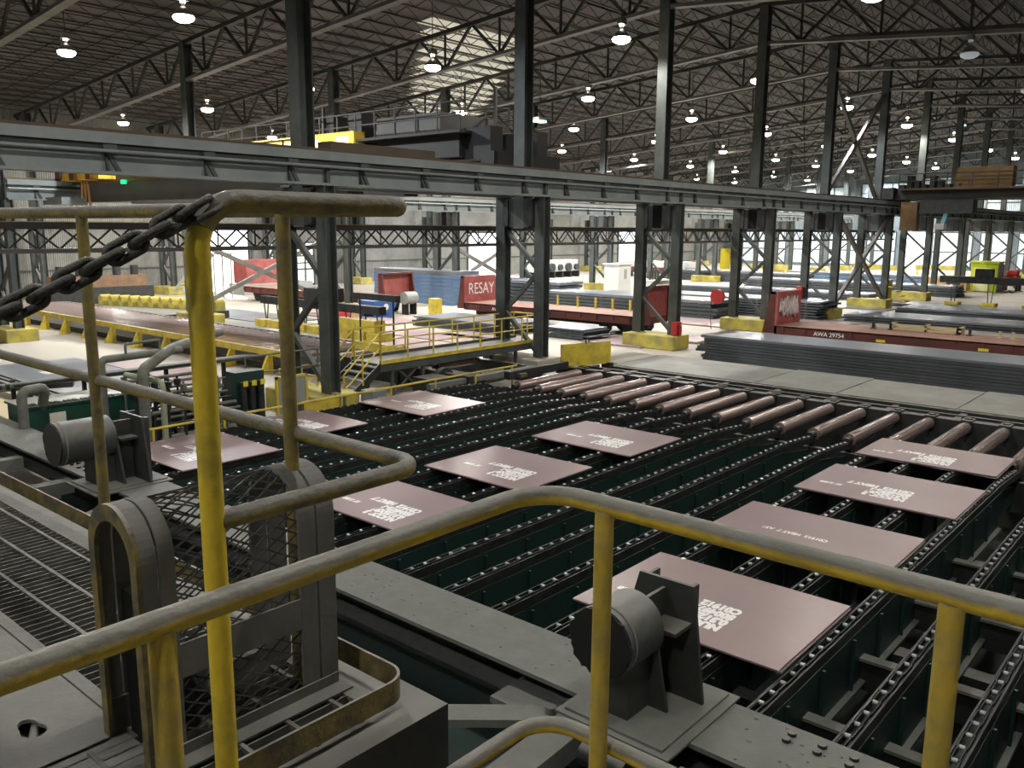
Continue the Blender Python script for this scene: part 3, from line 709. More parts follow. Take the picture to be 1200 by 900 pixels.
# ------------------------------------------------------------------ foreground: handrails, guard, grating, chain
RR = .0215
def handrails():
    t = thing('handrail', 'yellow and grey pipe handrail in the upper left foreground, holding the chain', 'handrail', (0,0,0))
    zt_, zm = 5.745, 5.16
    g = arc_path([(.788,1.41,3.9),(.788,1.41,zt_),(1.3,1.41,zt_),(1.3,7.5,zt_)], .085)
    MB().tube(g[:4], RR, 18).obj('gate_post', 'rail_post', t); MB().tube(g[3:], RR, 18).obj('top_rail', 'rail_dusty', t)
    g = arc_path([(.80,1.41,zm),(1.315,1.41,zm),(1.30,7.5,zm)], .075)
    MB().tube(g, RR*.92, 18).obj('mid_rail', 'rail_dusty', t)
    for y in (1.90, 3.08, 4.3, 5.5): MB().cyl((1.3,y,4.42), (1.3,y,zt_-.01), RR*.9, 16, 0).obj('post', 'rail_dusty', t)
    t = thing('handrail', 'big yellow handrail in front with dusty grey top, crossing the lower picture', 'handrail', (0,0,0))
    zt_, zm = 5.105, 4.51
    g = arc_path([(-.8,1.2,zt_),(1.5,1.2,zt_),(1.49,-1.2,zt_)], .12, 10)
    MB().tube(g, RR*1.02, 20).obj('top_rail', 'rail_front', t)
    g = arc_path([(-.8,1.215,zm),(1.535,1.215,zm),(1.535,-1.2,zm)], .11, 10)
    MB().tube(g, RR*.9, 18).obj('mid_rail', 'rail_front', t)
    for x, y in ((.575,1.2),(1.495,1.02),(1.49,.318),(1.49,-.5),(-.4,1.2)):
        MB().cyl((x,y,3.96), (x,y,zt_-.01), RR*.98, 18).obj('post', 'rail_front', t)
        b = MB(); b.lathe([(.0,0),(.055,0),(.055,.01),(.026,.012)], (x,y,3.955), 14); b.obj('foot_flange', 'dark', t)
    o = MB().box(-1.2,1.6,-1.5,1.3,3.90,3.955).box(-1.1,-1,-1.4,-1.3,0,3.9).box(1.4,1.5,-1.4,-1.3,0,3.9).box(-1.1,-1,1.1,1.2,0,3.9).box(1.4,1.5,1.1,1.2,0,3.9).obj('viewing_platform', 'dustplate'); tag(o, 'steel landing the front handrail stands on, below the picture', 'platform')
handrails()
def chain():
    t = thing('safety_chain', 'dusty steel chain hooked to the bend of the tall yellow post', 'chain', (0,0,0))
    a = Vector((.800,1.40,5.742)); c = Vector((.12,1.42,5.44)); n = 17; pts = []
    def cat(s):
        p = a.lerp(c, s); p.z -= .045*4*s*(1-s)*.55; return p
    p = [cat(i/n) for i in range(n+1)]
    for i in range(n):
        d = (p[i+1]-p[i]); L_ = d.length; d.normalize(); mid = (p[i]+p[i+1])/2
        up = Vector((0,0,1)) if i % 2 else Vector((0,1,0))
        up = (up-d*up.dot(d)).normalized(); 
        if i % 2 == 0: up = (up+.35*d.cross(up)).normalized()
        else: up = (up+.35*d.cross(up)).normalized()
        hl = L_*.76; hw = .0140; ring = []
        for k in range(20):
            th = 2*PI*k/20; cx = math.cos(th); sx_ = math.sin(th)
            ring.append(mid+d*((hl-hw)*(1 if cx > 0 else -1)+hw*cx)+up*(hw*sx_))
        MB().tube(ring, .0071, 10, closed=True).obj('chain_link', 'chainm', t)
    # loop round the post top
    ring = [Vector((.80+.034*math.cos(th), 1.41+.030*math.sin(th), 5.722+.018*math.cos(th))) for th in [2*PI*k/20 for k in range(20)]]
    MB().tube(ring, .006, 10, closed=True).obj('chain_link', 'chainm', t)
chain()

def platform():
    ZF = 4.445
    t = thing('grating_deck', 'raised steel grating deck with kerb at the lower left', 'platform', (0,0,0))
    b = MB(); y = 1.66
    while y < 7.5:
        if y < 2.0: xs0 = .2
        else: xs0 = .90
        b.box(xs0, 1.34, y-.0025, y+.0025, ZF-.03, ZF); y += .040
    b.obj('bearing_bars', 'grate', t)
    b = MB()
    for x in (.40,.52,.64,.76,.885,1.02,1.155,1.29):
        b.box(x-.006, x+.006, 1.62 , 7.5 if x > .9 else 2.0, ZF-.012, ZF+.003)
    b.obj('cross_rods', 'grate', t)
    # solid plate with a keyhole
    hole = [(.705+.034*math.cos(a), 2.17+.034*math.sin(a)) for a in [2*PI*k/24 for k in range(24)]]
    bm = bmesh.new(); m_ = MB()
    xa, xb, ya, yb = -.3, .862, 2.02, 7.5
    # plate as a ring of quads around the hole opening
    cx, cy, n = .705, 2.19, 48; inner = []; outer = []
    for k in range(n):
        a = 2*PI*k/n; ca, sa = math.cos(a), math.sin(a)
        rr = .030
        if sa > 0: rr = .030+.030*max(0, math.cos((a-PI/2)*1.6))**2   # slot end of the keyhole
        inner.append((cx+rr*ca, cy+rr*sa*1.15))
        tx = ((xb-cx)/ca if ca > 1e-6 else (xa-cx)/ca if ca < -1e-6 else 1e9); ty = ((yb-cy)/sa if sa > 1e-6 else (ya-cy)/sa if sa < -1e-6 else 1e9)
        q = min(tx, ty); outer.append((cx+q*ca, cy+q*sa))
    for cxx, cyy in ((xa,ya),(xb,ya),(xb,yb),(xa,yb)):
        j = min(range(n), key=lambda i: (outer[i][0]-cxx)**2+(outer[i][1]-cyy)**2); outer[j] = (cxx,cyy)
    vs = [(x,y,ZF+.004) for x,y in inner]+[(x,y,ZF+.004) for x,y in outer]+[(x,y,ZF-.006) for x,y in inner]
    fs = [(k,(k+1)%n,n+(k+1)%n,n+k) for k in range(n)]+[(k,2*n+k,2*n+(k+1)%n,(k+1)%n) for k in range(n)]
    m_.add(vs, fs); m_.obj('cover_plate', 'dustplate', t); bm.free()
    MB().box(.868,.905,1.98,7.5,ZF-.01,ZF+.003).obj('edge_strip', 'dustplate', t)
    MB().box(-.3,.86,1.72,2.012,ZF-.012,ZF).obj('cover_plate', 'dustplate', t)
    MB().cyl((.67,2.12,ZF-.02),(.73,2.25,ZF-.02),.011,8).obj('latch_bar', 'dustplate', t)
    MB().box(1.335,1.392,1.70,7.5,ZF-.01,ZF+.001).obj('edge_strip', 'dustplate', t)
    # kerb, rounded at the corner, yellow remains inside
    path = arc_path([(-.3,1.615,0),(1.46,1.615,0),(1.425,7.5,0)], .075, 8); vs = []; fs = []
    for i, p_ in enumerate(path):
        a = path[max(0,i-1)]; c = path[min(len(path)-1,i+1)]; d = (c-a).normalized(); nrm = Vector((-d.y,d.x,0))
        for w, z in ((0,ZF-.005),(0,ZF+.062),(.008,ZF+.062),(.008,ZF-.005)): vs.append(p_+nrm*w+Vector((0,0,z)))
    for i in range(len(path)-1):
        for j in range(4): fs.append((i*4+j, i*4+(j+1)%4, i*4+4+(j+1)%4, i*4+4+j))
    MB().add(vs, fs).obj('kerb', 'yellow_old', t)
    # supporting frame
    MB().box(-.3,1.53,1.545,7.6,ZF-.30,ZF-.034).obj('support_box', 'dark', t)
    MB().box(-.3,1.56,1.52,7.6,ZF-.36,ZF-.33).box(-.3,1.50,1.56,7.6,ZF-.33,ZF-.30).obj('ledge', 'dark', t)
    MB().box(1.2,1.5,1.6,7.6,-2.4,ZF-.36).obj('wall_plate', 'green', t)
platform()

def guard():
    ZF = 4.447
    t = thing('arched_guard', 'arched guard of grey plate and expanded metal standing on the grating', 'guard', (0,0,0))
    yc, R, zt_ = 1.93, .12, 5.07
    def arch(x0, x1, nm, Ro=R, th=.012, legs=True):
        pts = [(yc-Ro, ZF)]+[(yc-Ro*math.cos(PI*k/20), zt_-Ro+Ro*math.sin(PI*k/20)) for k in range(21)]+[(yc+Ro, ZF)]
        inn = [(yc-(Ro-th), ZF)]+[(yc-(Ro-th)*math.cos(PI*k/20), zt_-Ro+(Ro-th)*math.sin(PI*k/20)) for k in range(21)]+[(yc+(Ro-th), ZF)]
        n = len(pts); vs = [(x, *p) for x in (x0, x1) for p in pts]+[(x, *p) for x in (x0, x1) for p in inn]; fs = []
        for i in range(n-1):
            fs += [(i,i+1,n+i+1,n+i),(2*n+i,3*n+i,3*n+i+1,2*n+i+1),(i,2*n+i,2*n+i+1,i+1),(n+i,n+i+1,3*n+i+1,3*n+i)]
        return MB().add(vs, fs).obj(nm, 'guard', t, bevel=.002)
    arch(.83,.869,'arch_plate'); arch(.874,.912,'arch_plate'); arch(1.25,1.303,'arch_plate'); arch(1.309,1.365,'arch_plate')
    MB().box(.912,1.25,yc-R,yc-R+.008,ZF+.20,ZF+.285).obj('side_strip', 'guard', t)
    # end face with long opening
    n = 24; out = []; inn = []
    for k in range(n+1):
        a = PI*k/n; out.append((yc-R*math.cos(a), zt_-R+R*math.sin(a))); inn.append((yc-(R-.03)*math.cos(a), zt_-R+(R-.03)*math.sin(a)-.01))
    out = [(yc-R,ZF)]+out+[(yc+R,ZF)]; inn = [(yc-R+.03,ZF)]+inn+[(yc+R-.03,ZF)]; k = len(out)
    vs = [(x,*p) for x in (.820,.831) for p in out+inn]; fs = []
    for i in range(k-1):
        fs += [(i,i+1,k+i+1,k+i),(2*k+i,3*k+i,3*k+i+1,2*k+i+1),(i,2*k+i,2*k+i+1,i+1),(k+i,k+i+1,3*k+i+1,3*k+i)]
    MB().add(vs, fs).obj('end_face', 'yellow_old', t)
    # expanded metal between the arches, diamonds along the surface
    b = MB(); seg = []; 
    def P(s, x):      # s = arc length from near foot over the top
        h = zt_-R-ZF; rr = R-.008
        if s < h: return Vector((x, yc-rr, ZF+s))
        if s < h+PI*rr: a = (s-h)/rr; return Vector((x, yc-rr*math.cos(a), zt_-R+rr*math.sin(a)))
        return Vector((x, yc+rr, zt_-R-(s-h-PI*rr)))
    h = zt_-R-ZF; T = 2*h+PI*(R-.008); dx, ds = .060, .034; X0, X1 = .912, 1.25; nx = int((X1-X0)/(dx/2)); ns = int(T/(ds/2))
    for i in range(nx+1):
        for j in range(ns):
            if (i+j) % 2 == 0:
                for q in (1,-1):
                    x0 = X0+i*(X1-X0)/nx; x1 = x0+q*(X1-X0)/nx
                    if X0-.001 <= x1 <= X1+.001: 
                        b.bar(P(j*T/ns, x0), P((j+1)*T/ns, x1), .0030, .0040, 0, up=(0,.3,1))
    b.obj('expanded_metal', 'mesh', t)
    MB().box(.83,1.36,yc+R-.02,yc+R-.012,ZF,ZF+.09).obj('back_skirt', 'guard', t)
    MB().box(.83,1.36,yc-R-.006,yc-R,ZF,ZF+.035).box(.83,1.37,yc-R-.055,yc-R,ZF,ZF+.006).obj('foot_flange', 'guard', t)
    MB().box(1.04,1.2,yc-.02,yc+R-.03,ZF+.06,ZF+.13).obj('bearing_block', 'guard', t)
    MB().cyl((.9,yc+.0,ZF+.16),(1.31,yc+.0,ZF+.16),.006,8).obj('latch_rod', 'guard', t)
    MB().box(.87,.93,yc-.02,yc+.08,ZF+.0,ZF+.38).obj('inner_housing', 'black', t)
guard()

# ------------------------------------------------------------------ footbridge over the far roller table
def railing(t, pts, h=1.05, m='yellow_clean', r=.028, every=1.2, mid=True, nm='railing', kick=True):
    """pts = polyline of the walking edge; one mesh per rail, one per post"""
    P = [Vector(p) for p in pts]
    MB().tube([p+Vector((0,0,h)) for p in P], r, 8).obj('hand_rail', m, t)
    if mid: MB().tube([p+Vector((0,0,h*.52)) for p in P], r*.85, 8).obj('mid_rail', m, t)
    for a, b in zip(P[:-1], P[1:]):
        n = max(1, round((b-a).length/every))
        for k in range(n+1 if b is P[-1] else n):
            p = a.lerp(b, k/n); MB().cyl(p, p+Vector((0,0,h)), r, 8).obj('post', m, t)
def bridge():
    t = thing('footbridge', 'yellow-railed footbridge with stairs crossing the far roller table', 'footbridge', (0,0,0)); z = 1.25
    MB().box(18.4,27.0,21.7,23.1,z-.05,z).obj('deck', 'walk', t)
    MB().box(18.4,27.0,21.64,21.7,z-.28,z+.10).box(18.4,27,23.1,23.16,z-.28,z+.10).obj('stringer', 'steel_green', t)
    MB().box(18.4,27.0,21.60,21.64,z-.02,z+.11).box(18.4,27,23.16,23.2,z-.02,z+.11).obj('kick_plate', 'yellow_clean', t)
    railing(t, [(18.45,21.68,z),(26.9,21.68,z)]); railing(t, [(18.45,23.14,z),(26.9,23.14,z)]); railing(t, [(26.9,21.68,z),(26.9,23.14,z)], every=.7)
    for y in (21.72,23.08):
        MB().bar((18.5,y,z-.1),(16.9,y,0.05),.05,.26).obj('stair_stringer', 'dark', t)
        railing(t, [(18.45,y-.04,z),(16.9,y-.04,.0)], every=.8)
    for k in range(6):
        f_ = (k+.5)/6; x = 18.45-1.5*f_; zz = z-1.2*f_
        MB().box(x-.13,x+.13,21.75,23.05,zz-.04,zz).obj('tread', 'walk', t)
    for x in (19.,20.4,25.4,26.8):
        for y in (21.75,23.05): MB().bar((x,y,0),(x,y,z-.05),.1,.1).obj('leg', 'steel_green', t)
    MB().bar((19.,21.75,.1),(20.4,21.75,z-.1),.06,.06).bar((20.4,21.75,.1),(19.,21.75,z-.1),.06,.06).obj('brace', 'steel_green', t)
    MB().box(26.5,26.62,21.62,21.7,z,z+1.3).box(26.4,26.7,21.6,21.68,z+.25,z+.5).obj('gate', 'yellow_clean', t)
    t = thing('stair_railing', 'small yellow railing on the floor left of the footbridge stairs', 'railing', (0,0,0))
    railing(t, [(16.4,22.4,0),(16.4,24.5,0),(18.2,24.5,0)], h=1.0)
    t = thing('low_railing', 'thin yellow pipe along the left edge of the transfer bed', 'railing', (0,0,0))
    MB().tube([(9.1,19.3,BED+.28),(22.6,19.3,BED+.28)], .035, 8).obj('pipe', 'yellow_clean', t)
    for k in range(8): MB().cyl((9.4+k*1.85,19.3,0),(9.4+k*1.85,19.3,BED+.28),.03,8).obj('post', 'yellow_clean', t)
    t = thing('drive_machinery', 'dark drive machinery with a flywheel under the footbridge', 'machine', (0,0,0))
    MB().cyl((21.0,21.2,.45),(21.0,21.4,.45),.42,24).obj('flywheel', 'dark', t)
    MB().box(19.6,20.6,20.6,21.4,0,.7).box(21.6,22.3,20.5,21.4,0,.55).obj('gearbox', 'dark', t)
    MB().bar((19.2,20.2,.55),(24.6,20.2,.55),.2,.18).obj('frame_beam', 'dust_beam', t)
    MB().cyl((22.4,20.9,.35),(23.6,20.9,.35),.24,16).obj('motor', 'dust_beam', t)
    # box and barrier at the foot of the first column
    t = thing('barrier_board', 'low yellow barrier at the foot of the nearest steel column', 'barrier', (0,0,0))
    MB().box(14.1,15.9,20.35,20.45,.05,.75).obj('board', 'yellow_clean', t)
    MB().box(14.2,14.3,20.2,20.6,0,.75).box(15.7,15.8,20.2,20.6,0,.75).obj('leg', 'steel_green', t)
    t = thing('junction_box', 'dusty steel box beside the nearest column base', 'box', (0,0,0))
    MB().box(16.85,17.4,20.2,20.8,0,.72).obj('box_body', 'girder', t, bevel=.03); MB().box(17.0,17.3,20.16,20.2,.2,.55).obj('cover', 'greypanel', t)
bridge()

# ------------------------------------------------------------------ left middle ground: tank, pipes, cabinets
def left_side():
    t = thing('hydraulic_tank', 'dark green steel tank with a warning label', 'tank', (0,0,0))
    MB().box(7.85,10.7,22.6,23.9,.0,1.2).obj('tank_body', 'green_tank', t, bevel=.02)
    MB().box(7.8,10.75,22.55,23.95,1.2,1.26).obj('lid', 'green_tank', t)
    MB().box(8.36,8.75,22.575,22.595,.68,1.04).obj('label', 'sticker', t); MB().box(8.43,8.69,22.565,22.575,.56,.72).obj('label', 'stickery', t)
    b = MB(); rr = random.Random(2)
    for k in range(26): x = 7.9+k*.108; b.box(x,x+.07,22.6,22.75,1.26,1.28+rr.uniform(0,.06))
    b.obj('rim_clutter', 'dustplate', t)
    def pipes(name, lab, runs, m='pipe'):
        t = thing(name, lab, 'pipe', (0,0,0))
        for P, rad, R in runs: MB().tube(arc_path(P, R) if len(P) > 2 else P, rad, 12).obj('pipe_run', m, t)
        return t
    pipes('hydraulic_pipe', 'gooseneck pipe at the left end of the green tank', [([(7.62,22.2,.86),(7.62,22.2,1.75),(8.25,22.4,1.75),(8.25,22.7,1.2)],.12,.2)])
    t = pipes('hydraulic_pipe', 'tall pale pipe bending down at the right end of the green tank', [([(9.72,20.3,.4),(9.72,20.3,2.25),(11.4,22.0,2.45),(14,24,2.5)],.13,.25)])
    pipes('hydraulic_pipe', 'thinner pale green pipe beside the tall bent pipe', [([(10.15,20.2,.4),(10.15,20.2,1.9),(9.9,21.6,1.95)],.075,.15)], 'pipegreen')
    pipes('hydraulic_pipe', 'upper dusty pipe elbow above the tank with a hoop', [([(9.3,21.6,.1),(9.3,21.6,2.4),(11.6,21.9,2.4)],.10,.15),([(9.9,21.5,2.5),(9.9,21.5,2.75),(10.9,21.7,2.75),(10.9,21.7,2.5)],.035,.06)])
    t = thing('pipe_rack', 'bundle of dusty pipes and cable trays running behind the green tank', 'pipes', (0,0,0))
    for i in range(6): MB().cyl((8.2,24.3+i*.3,1.55-.05*i),(14.9,23.6+i*.3,1.7-.05*i),.05+.02*(i%3),8).obj('pipe_run', 'pipe' if i%2 else 'dark', t)
    MB().bar((5.5,28.0,1.1),(10.2,25.6,1.2),.5,.14).obj('cable_tray', 'dust_beam', t)
    for k in range(4):
        for yy in (24.4, 25.6): MB().bar((8.6+k*1.9,yy,0),(8.6+k*1.9,yy,1.5),.1,.1).obj('rack_post', 'dark', t)
    t = thing('valve_manifold', 'cluster of dark valves and thin pipes between tank and cabinet', 'valves', (0,0,0)); rr = random.Random(11)
    for k in range(44):
        x = 10.1+rr.uniform(0,2.4); y = 20.2+rr.uniform(0,2.2); h = rr.uniform(.5,1.9)
        MB().cyl((x,y,0),(x,y,h),.03,6).cyl((x,y,h-.25),(x,y,h-.08),.09,8).obj('valve', 'pipe' if k%2 else 'dark', t)
    MB().cyl((10.3,20.4,.35),(12.3,20.6,.35),.13,12).obj('header_pipe', 'pipe', t); MB().box(9.95,12.55,20.0,22.4,0,.14).obj('base', 'dark', t); MB().box(10.4,12.4,21.6,22.1,.14,.9).obj('base', 'dark', t)
    for k in range(9): MB().cyl((10.1,20.3+k*.22,.8+.11*k),(12.5,20.4+k*.2,.75+.12*k),.028+.012*(k%3),6).obj('cross_pipe', 'pipe' if k%3 else 'dark', t)
    t = thing('valve_cabinet', 'dark green hose cabinet with three yellow tags', 'cabinet', (0,0,0))
    MB().box(12.65,13.55,21.0,21.5,.15,1.72).obj('cabinet_body', 'green', t)
    for k in range(3):
        MB().cyl((12.82+k*.27,20.9,.35),(12.82+k*.27,20.9,1.45),.09,12).obj('cylinder', 'dark', t); MB().box(12.76+k*.27,12.9+k*.27,20.78,20.8,1.35,1.5).obj('tag', 'stickery', t)
    MB().box(12.7,12.8,21.1,21.4,0,.15).box(13.4,13.5,21.1,21.4,0,.15).obj('foot', 'dark', t)
    t = thing('guard_panel', 'grey wire panel in a yellow frame right of the hose cabinet', 'panel', (0,0,0))
    MB().box(13.75,13.82,20.7,20.78,0,1.5).box(14.75,14.82,20.7,20.78,0,1.5).box(13.75,14.82,20.7,20.78,1.43,1.5).obj('frame', 'yellow_clean', t); MB().box(13.82,14.75,20.72,20.76,.25,1.43).obj('panel', 'greypanel', t)
    railing(thing('low_railing', 'pale grey guard rail above the hose cabinet', 'railing', (0,0,0)), [(12.2,21.8,.95),(16.,21.8,.95)], m='pipe')
    # raised bed with pale plates in front of the yellow edged table
    t = thing('plate_bed', 'low dark bed carrying plates left of the tank pipes', 'bed', (0,0,0))
    MB().box(10.2,16.9,27.5,44,.0,.22).obj('bed_body', 'concblock', t)
    for k in range(3): MB().box(10.6+k*.25,10.72+k*.25,27.8,44,.22,.34).obj('rail', 'dark', t)
    o = MB().box(11.3,14.9,28.0,37.,.23,.27).obj('steel_plate', 'slabtop', bevel=.01); tag(o, 'pale grey-blue plate lying left behind the pipes, with a white mark', 'plate')
    MB().box(12.4,13.4,33.4,34.2,.271,.275).obj('paint_mark', 'white', o)
    o = MB().box(15.0,16.7,27.9,36.,.23,.26).obj('steel_plate', 'pink', bevel=.01); tag(o, 'thin pinkish plate lying before the yellow edged roller table', 'plate')
    t = thing('pallet_floor', 'pale timber floor patch at the left edge below the mid rail', 'floor patch', (0,0,0)); MB().box(6.,10.,25.5,33,.0,.06).obj('boards', 'timber', t)
    # yellow edged roller table
    t = thing('yellow_roller_table', 'long roller table with yellow edge beam and yellow legs at the left', 'roller table', (0,0,0))
    MB().box(19.0,19.16,27.5,58,.72,.97).obj('edge_beam', 'yellow_clean', t); MB().box(22.9,23.05,30,58,.6,.9).obj('edge_beam', 'dark', t)
    for k in range(11):
        y = 29+k*2.7; MB().poly([(18.98,y,0),(18.60,y,0),(18.98,y,.8)], (0,.14,0)).box(19.0,19.16,y,y+.14,0,.75).obj('leg', 'yellow_clean', t)
    MB().box(19.4,22.9,27.5,58,.05,.3).obj('bed', 'dark', t)
    for k in range(56):
        y = 28.+k*.54
        o = MB().cyl((19.25,y,.78),(22.8,y,.78),.14,12).obj('roller', 'roller', t) if k == 0 else copy_part(rp, t, (0,k*.54,0))
        if k == 0: rp = o
    # row of yellow blocks and lifting magnets
    for k in range(12):
        o = MB().box(-.33,.33,-.3,.3,0,.55).cyl((-.33,0,.55),(.33,0,.55),.16,12).obj('magnet_block', 'plinth') if k == 0 else None
        if k == 0: pr = o; o.location = (25.6,58.,.5)
        else: o = pr.copy(); COL.objects.link(o); o.location = (25.6+k*.28, 58.-k*.8, .5)
        tag(o, 'yellow lifting magnet block of the row behind the chain, %s from the left' % NTH[k], 'magnet', 'yellow magnet blocks in a row')
    tag(MB().box(25.,29.2,48.8,59,.0,.5).obj('magnet_stand', 'dark'), 'low stand under the row of yellow magnet blocks', 'stand')
    t = thing('magnet_beam', 'dark lifting beam with yellow magnets on chains beside the tall post', 'lifting beam', (0,0,0))
    MB().box(23.6,24.0,27.8,36.6,2.05,2.4).box(23.3,24.3,31,32.6,2.4,3.0).obj('beam', 'dark', t)
    MB().box(23.5,24.1,28.0,30.6,1.3,1.8).obj('battery_box', 'yellow_clean', t)
    for k in range(9):
        y = 28.+k*1.05
        for s in (-.18,.18): MB().bar((23.8,y+s,2.05),(23.8,y+s*.3,1.3),.04,.04).obj('chain', 'dark', t)
        MB().box(23.4,24.2,y-.42,y+.42,.92,1.28).obj('magnet', 'yellow_clean', t)
    o = MB().box(21.8,22.1,24.6,27.4,.9,1.2).obj('lifting_bar', 'yellow_clean'); tag(o, 'yellow lifting bar hanging right of the nearest column', 'lifting bar')
    MB().bar((21.95,25,1.2),(21.95,25,2.9),.05,.05).bar((21.95,27,1.2),(21.95,27,2.9),.05,.05).box(21.85,22.05,24.7,27.3,2.9,3.15).obj('hanger_chain', 'dark', o)
    # stairs and platform by the back wall
    t = thing('wall_stair', 'pale stair with yellow treads and platform at the left back wall', 'stair', (0,0,0))
    for k in range(8): MB().box(33.4+k*.3,33.75+k*.3,62,63.2,.9+k*.32,1.+k*.32).obj('tread', 'yellow_clean', t)
    MB().bar((33.3,62,.8),(35.9,62,3.6),.12,.3).bar((33.3,63.2,.8),(35.9,63.2,3.6),.12,.3).obj('stringer', 'greypanel', t)
    MB().box(35.8,37.6,61.8,63.4,3.5,3.62).box(35.9,36.0,61.9,62,0,3.5).box(37.4,37.5,61.9,62,0,3.5).box(37.4,37.5,63.2,63.3,0,3.5).obj('platform', 'greypanel', t)
    railing(t, [(35.8,61.8,3.6),(37.6,61.8,3.6)], every=.9)
    # clutter by the back wall
    t = thing('machine_row', 'rusty orange machinery by the back wall above the yellow blocks', 'machine', (0,0,0))
    MB().box(23,31,62,64,0,1.4).obj('bed', 'dark', t); MB().box(24,30.5,62,63.4,1.4,2.2).obj('body', 'rust', t)
    for k in range(5): MB().cyl((24.6+k*1.3,62.4,2.2),(24.6+k*1.3,62.4,2.9),.28,12).obj('motor', 'dark', t)
left_side()

# ------------------------------------------------------------------ stocks of steel
def slab_pile(cx, cy, sx, sy, n, th, gap, z0, mtop, mside, desc, group, stag=.25, seed=1, bearers=True):
    rr = random.Random(seed); z = z0
    for k in range(n):
        j = rr.uniform(-stag, stag) if k < n-1 else 0
        o = MB().box(-sx/2+rr.uniform(-.03,.03), sx/2, -sy/2+j, sy/2+j, 0, th).obj('steel_slab', mtop if k == n-1 else mside, bevel=.01)
        o.location = (cx, cy, z); z += th
        pos = 'topmost' if k == n-1 else ('bottom' if k == 0 else '%s from the bottom' % NTH[k])
        tag(o, desc+', '+pos+' of its pile', 'steel slab', group)
        if k < n-1:
            if gap > 0:
                for yy in (-sy*.42, -sy*.14, sy*.14, sy*.42): MB().box(-sx/2+.1, sx/2-.1, yy-.06, yy+.06, th, th+gap).obj('spacer', 'timber', o)
            z += gap
    return z
slab_pile(35.6,8.2,2.6,20.6,9,.112,.012,0.0,'slabtop','slabblue','dark steel slab in the big pile behind the walkway covers','slabs of the big dark pile',.28,4)
slab_pile(36.2,34.,3.3,7.2,5,.09,.03,0,'slabtop','slabblue','grey-blue slab in the pile behind the footbridge','slabs behind the footbridge',.3,5)
slab_pile(36.8,27.3,2.2,2.6,6,.07,.03,0,'slabtop','slabblue','short slab in the staggered pile right of the second column','staggered short slabs',.5,6)
slab_pile(46.8,49.5,2.8,9.,9,.27,.012,0,'slabtop','bluestock','bright blue steel in the tall stock between the two wagon ends','tall blue steel stock',.05,7)
slab_pile(54.,45.5,3.0,10.,6,.22,.06,0,'slabtop','slabblue','dark slab in the pile left of the bright doorway column','dark slabs before the doorway',.3,8)
slab_pile(52.,33.4,3.0,14,5,.20,.04,0,'slabtop','slabblue','dark blue slab in the pile behind the empty wagon deck','dark slabs behind the empty wagon',.3,9)
slab_pile(56.,27.,3.2,12,7,.12,.06,0,'slabtop','slabblue','dark slab in the low pile between third and fourth columns','low dark slabs between columns',.4,10)
slab_pile(57.5,12.4,3.6,15,3,.12,.04,0,'slabtop','slabblue','blue-grey slab behind the long red wagon','blue-grey slabs behind the red wagon',.5,12)
slab_pile(63.5,11.5,3.4,14,3,.16,.05,0,'slabtop','slabblue','dark edged slab in the second pile behind the red wagon','second pile behind the red wagon',.3,13)
slab_pile(71.,17,3.,12,2,.10,.05,0,'slabtop','slabblue','flat slab left of the hanging magnets','flat slabs under the hanging magnets',.3,14)
slab_pile(74,33,3,18,3,.16,.05,0,'slabtop','slabblue','flat slab beyond the fourth column','far flat slabs',.4,15)
slab_pile(84,30,3,20,4,.2,.05,0,'slabtop','slabblue','far slab behind the X brace','far slabs behind the X brace',.4,16)
slab_pile(90,44,3,16,5,.2,.05,0,'slabtop','slabblue','far slab below the translucent panels','far slabs below the panels',.4,17)
slab_pile(97,33,3,16,4,.25,.05,0,'slabtop','bluestock','far blue slab below the bright opening','far blue slabs',.4,18)
slab_pile(64,37,3,15,2,.1,.03,0,'slabtop','slabblue','thin slab on the sunny floor beyond the second wagon end','thin slabs on the sunny floor',.4,19)
flat = [(33.6,30.4,2.6,5.4,'large red plate on the floor behind the staggered slabs'),(36.6,24.1,2.5,3.6,'red plate on the floor left of the yellow plinth'),
        (40.,22.6,2.6,3.0,'small red plate behind the yellow plinth'),(31.8,33.5,2.6,12,'long grey-pink plate on the floor behind the footbridge'),(28.5,31.5,2.6,13,'long pink plate beside the footbridge railing'),
        (34.6,43.,2.4,9,'thin pink plate left of the grey-blue pile'),(46.5,17.2,3,5,'red plate on the floor left of the graffiti bulkhead'),(47.8,25.5,3,9,'red plate between third and fourth columns'),
        (52.5,19.5,2.6,4.6,'red plate right of the graffiti bulkhead'),(59.5,27.5,3.,8,'dark red plate on the sunny floor'),(66.,26.,3.,6,'thin dark plate on the sunny floor'),(27.,40.5,3,10,'pale plate left of the magnet beam'),(30.8,50,3.6,12,'bright pale plate by the left door'),(66,21.5,2.5,3,'small dark plate by the cross-braced column')]
for i, (x, y, sx, sy, lab) in enumerate(flat):
    mm = 'pink' if ('red' in lab or 'pink' in lab) else 'slabtop'
    o = MB().box(-sx/2,sx/2,-sy/2,sy/2,0,.05+.03*(i%3)).obj('steel_plate', mm, bevel=.01); o.location = (x,y,0.001)
    tag(o, lab, 'plate', 'plates lying on the floor')

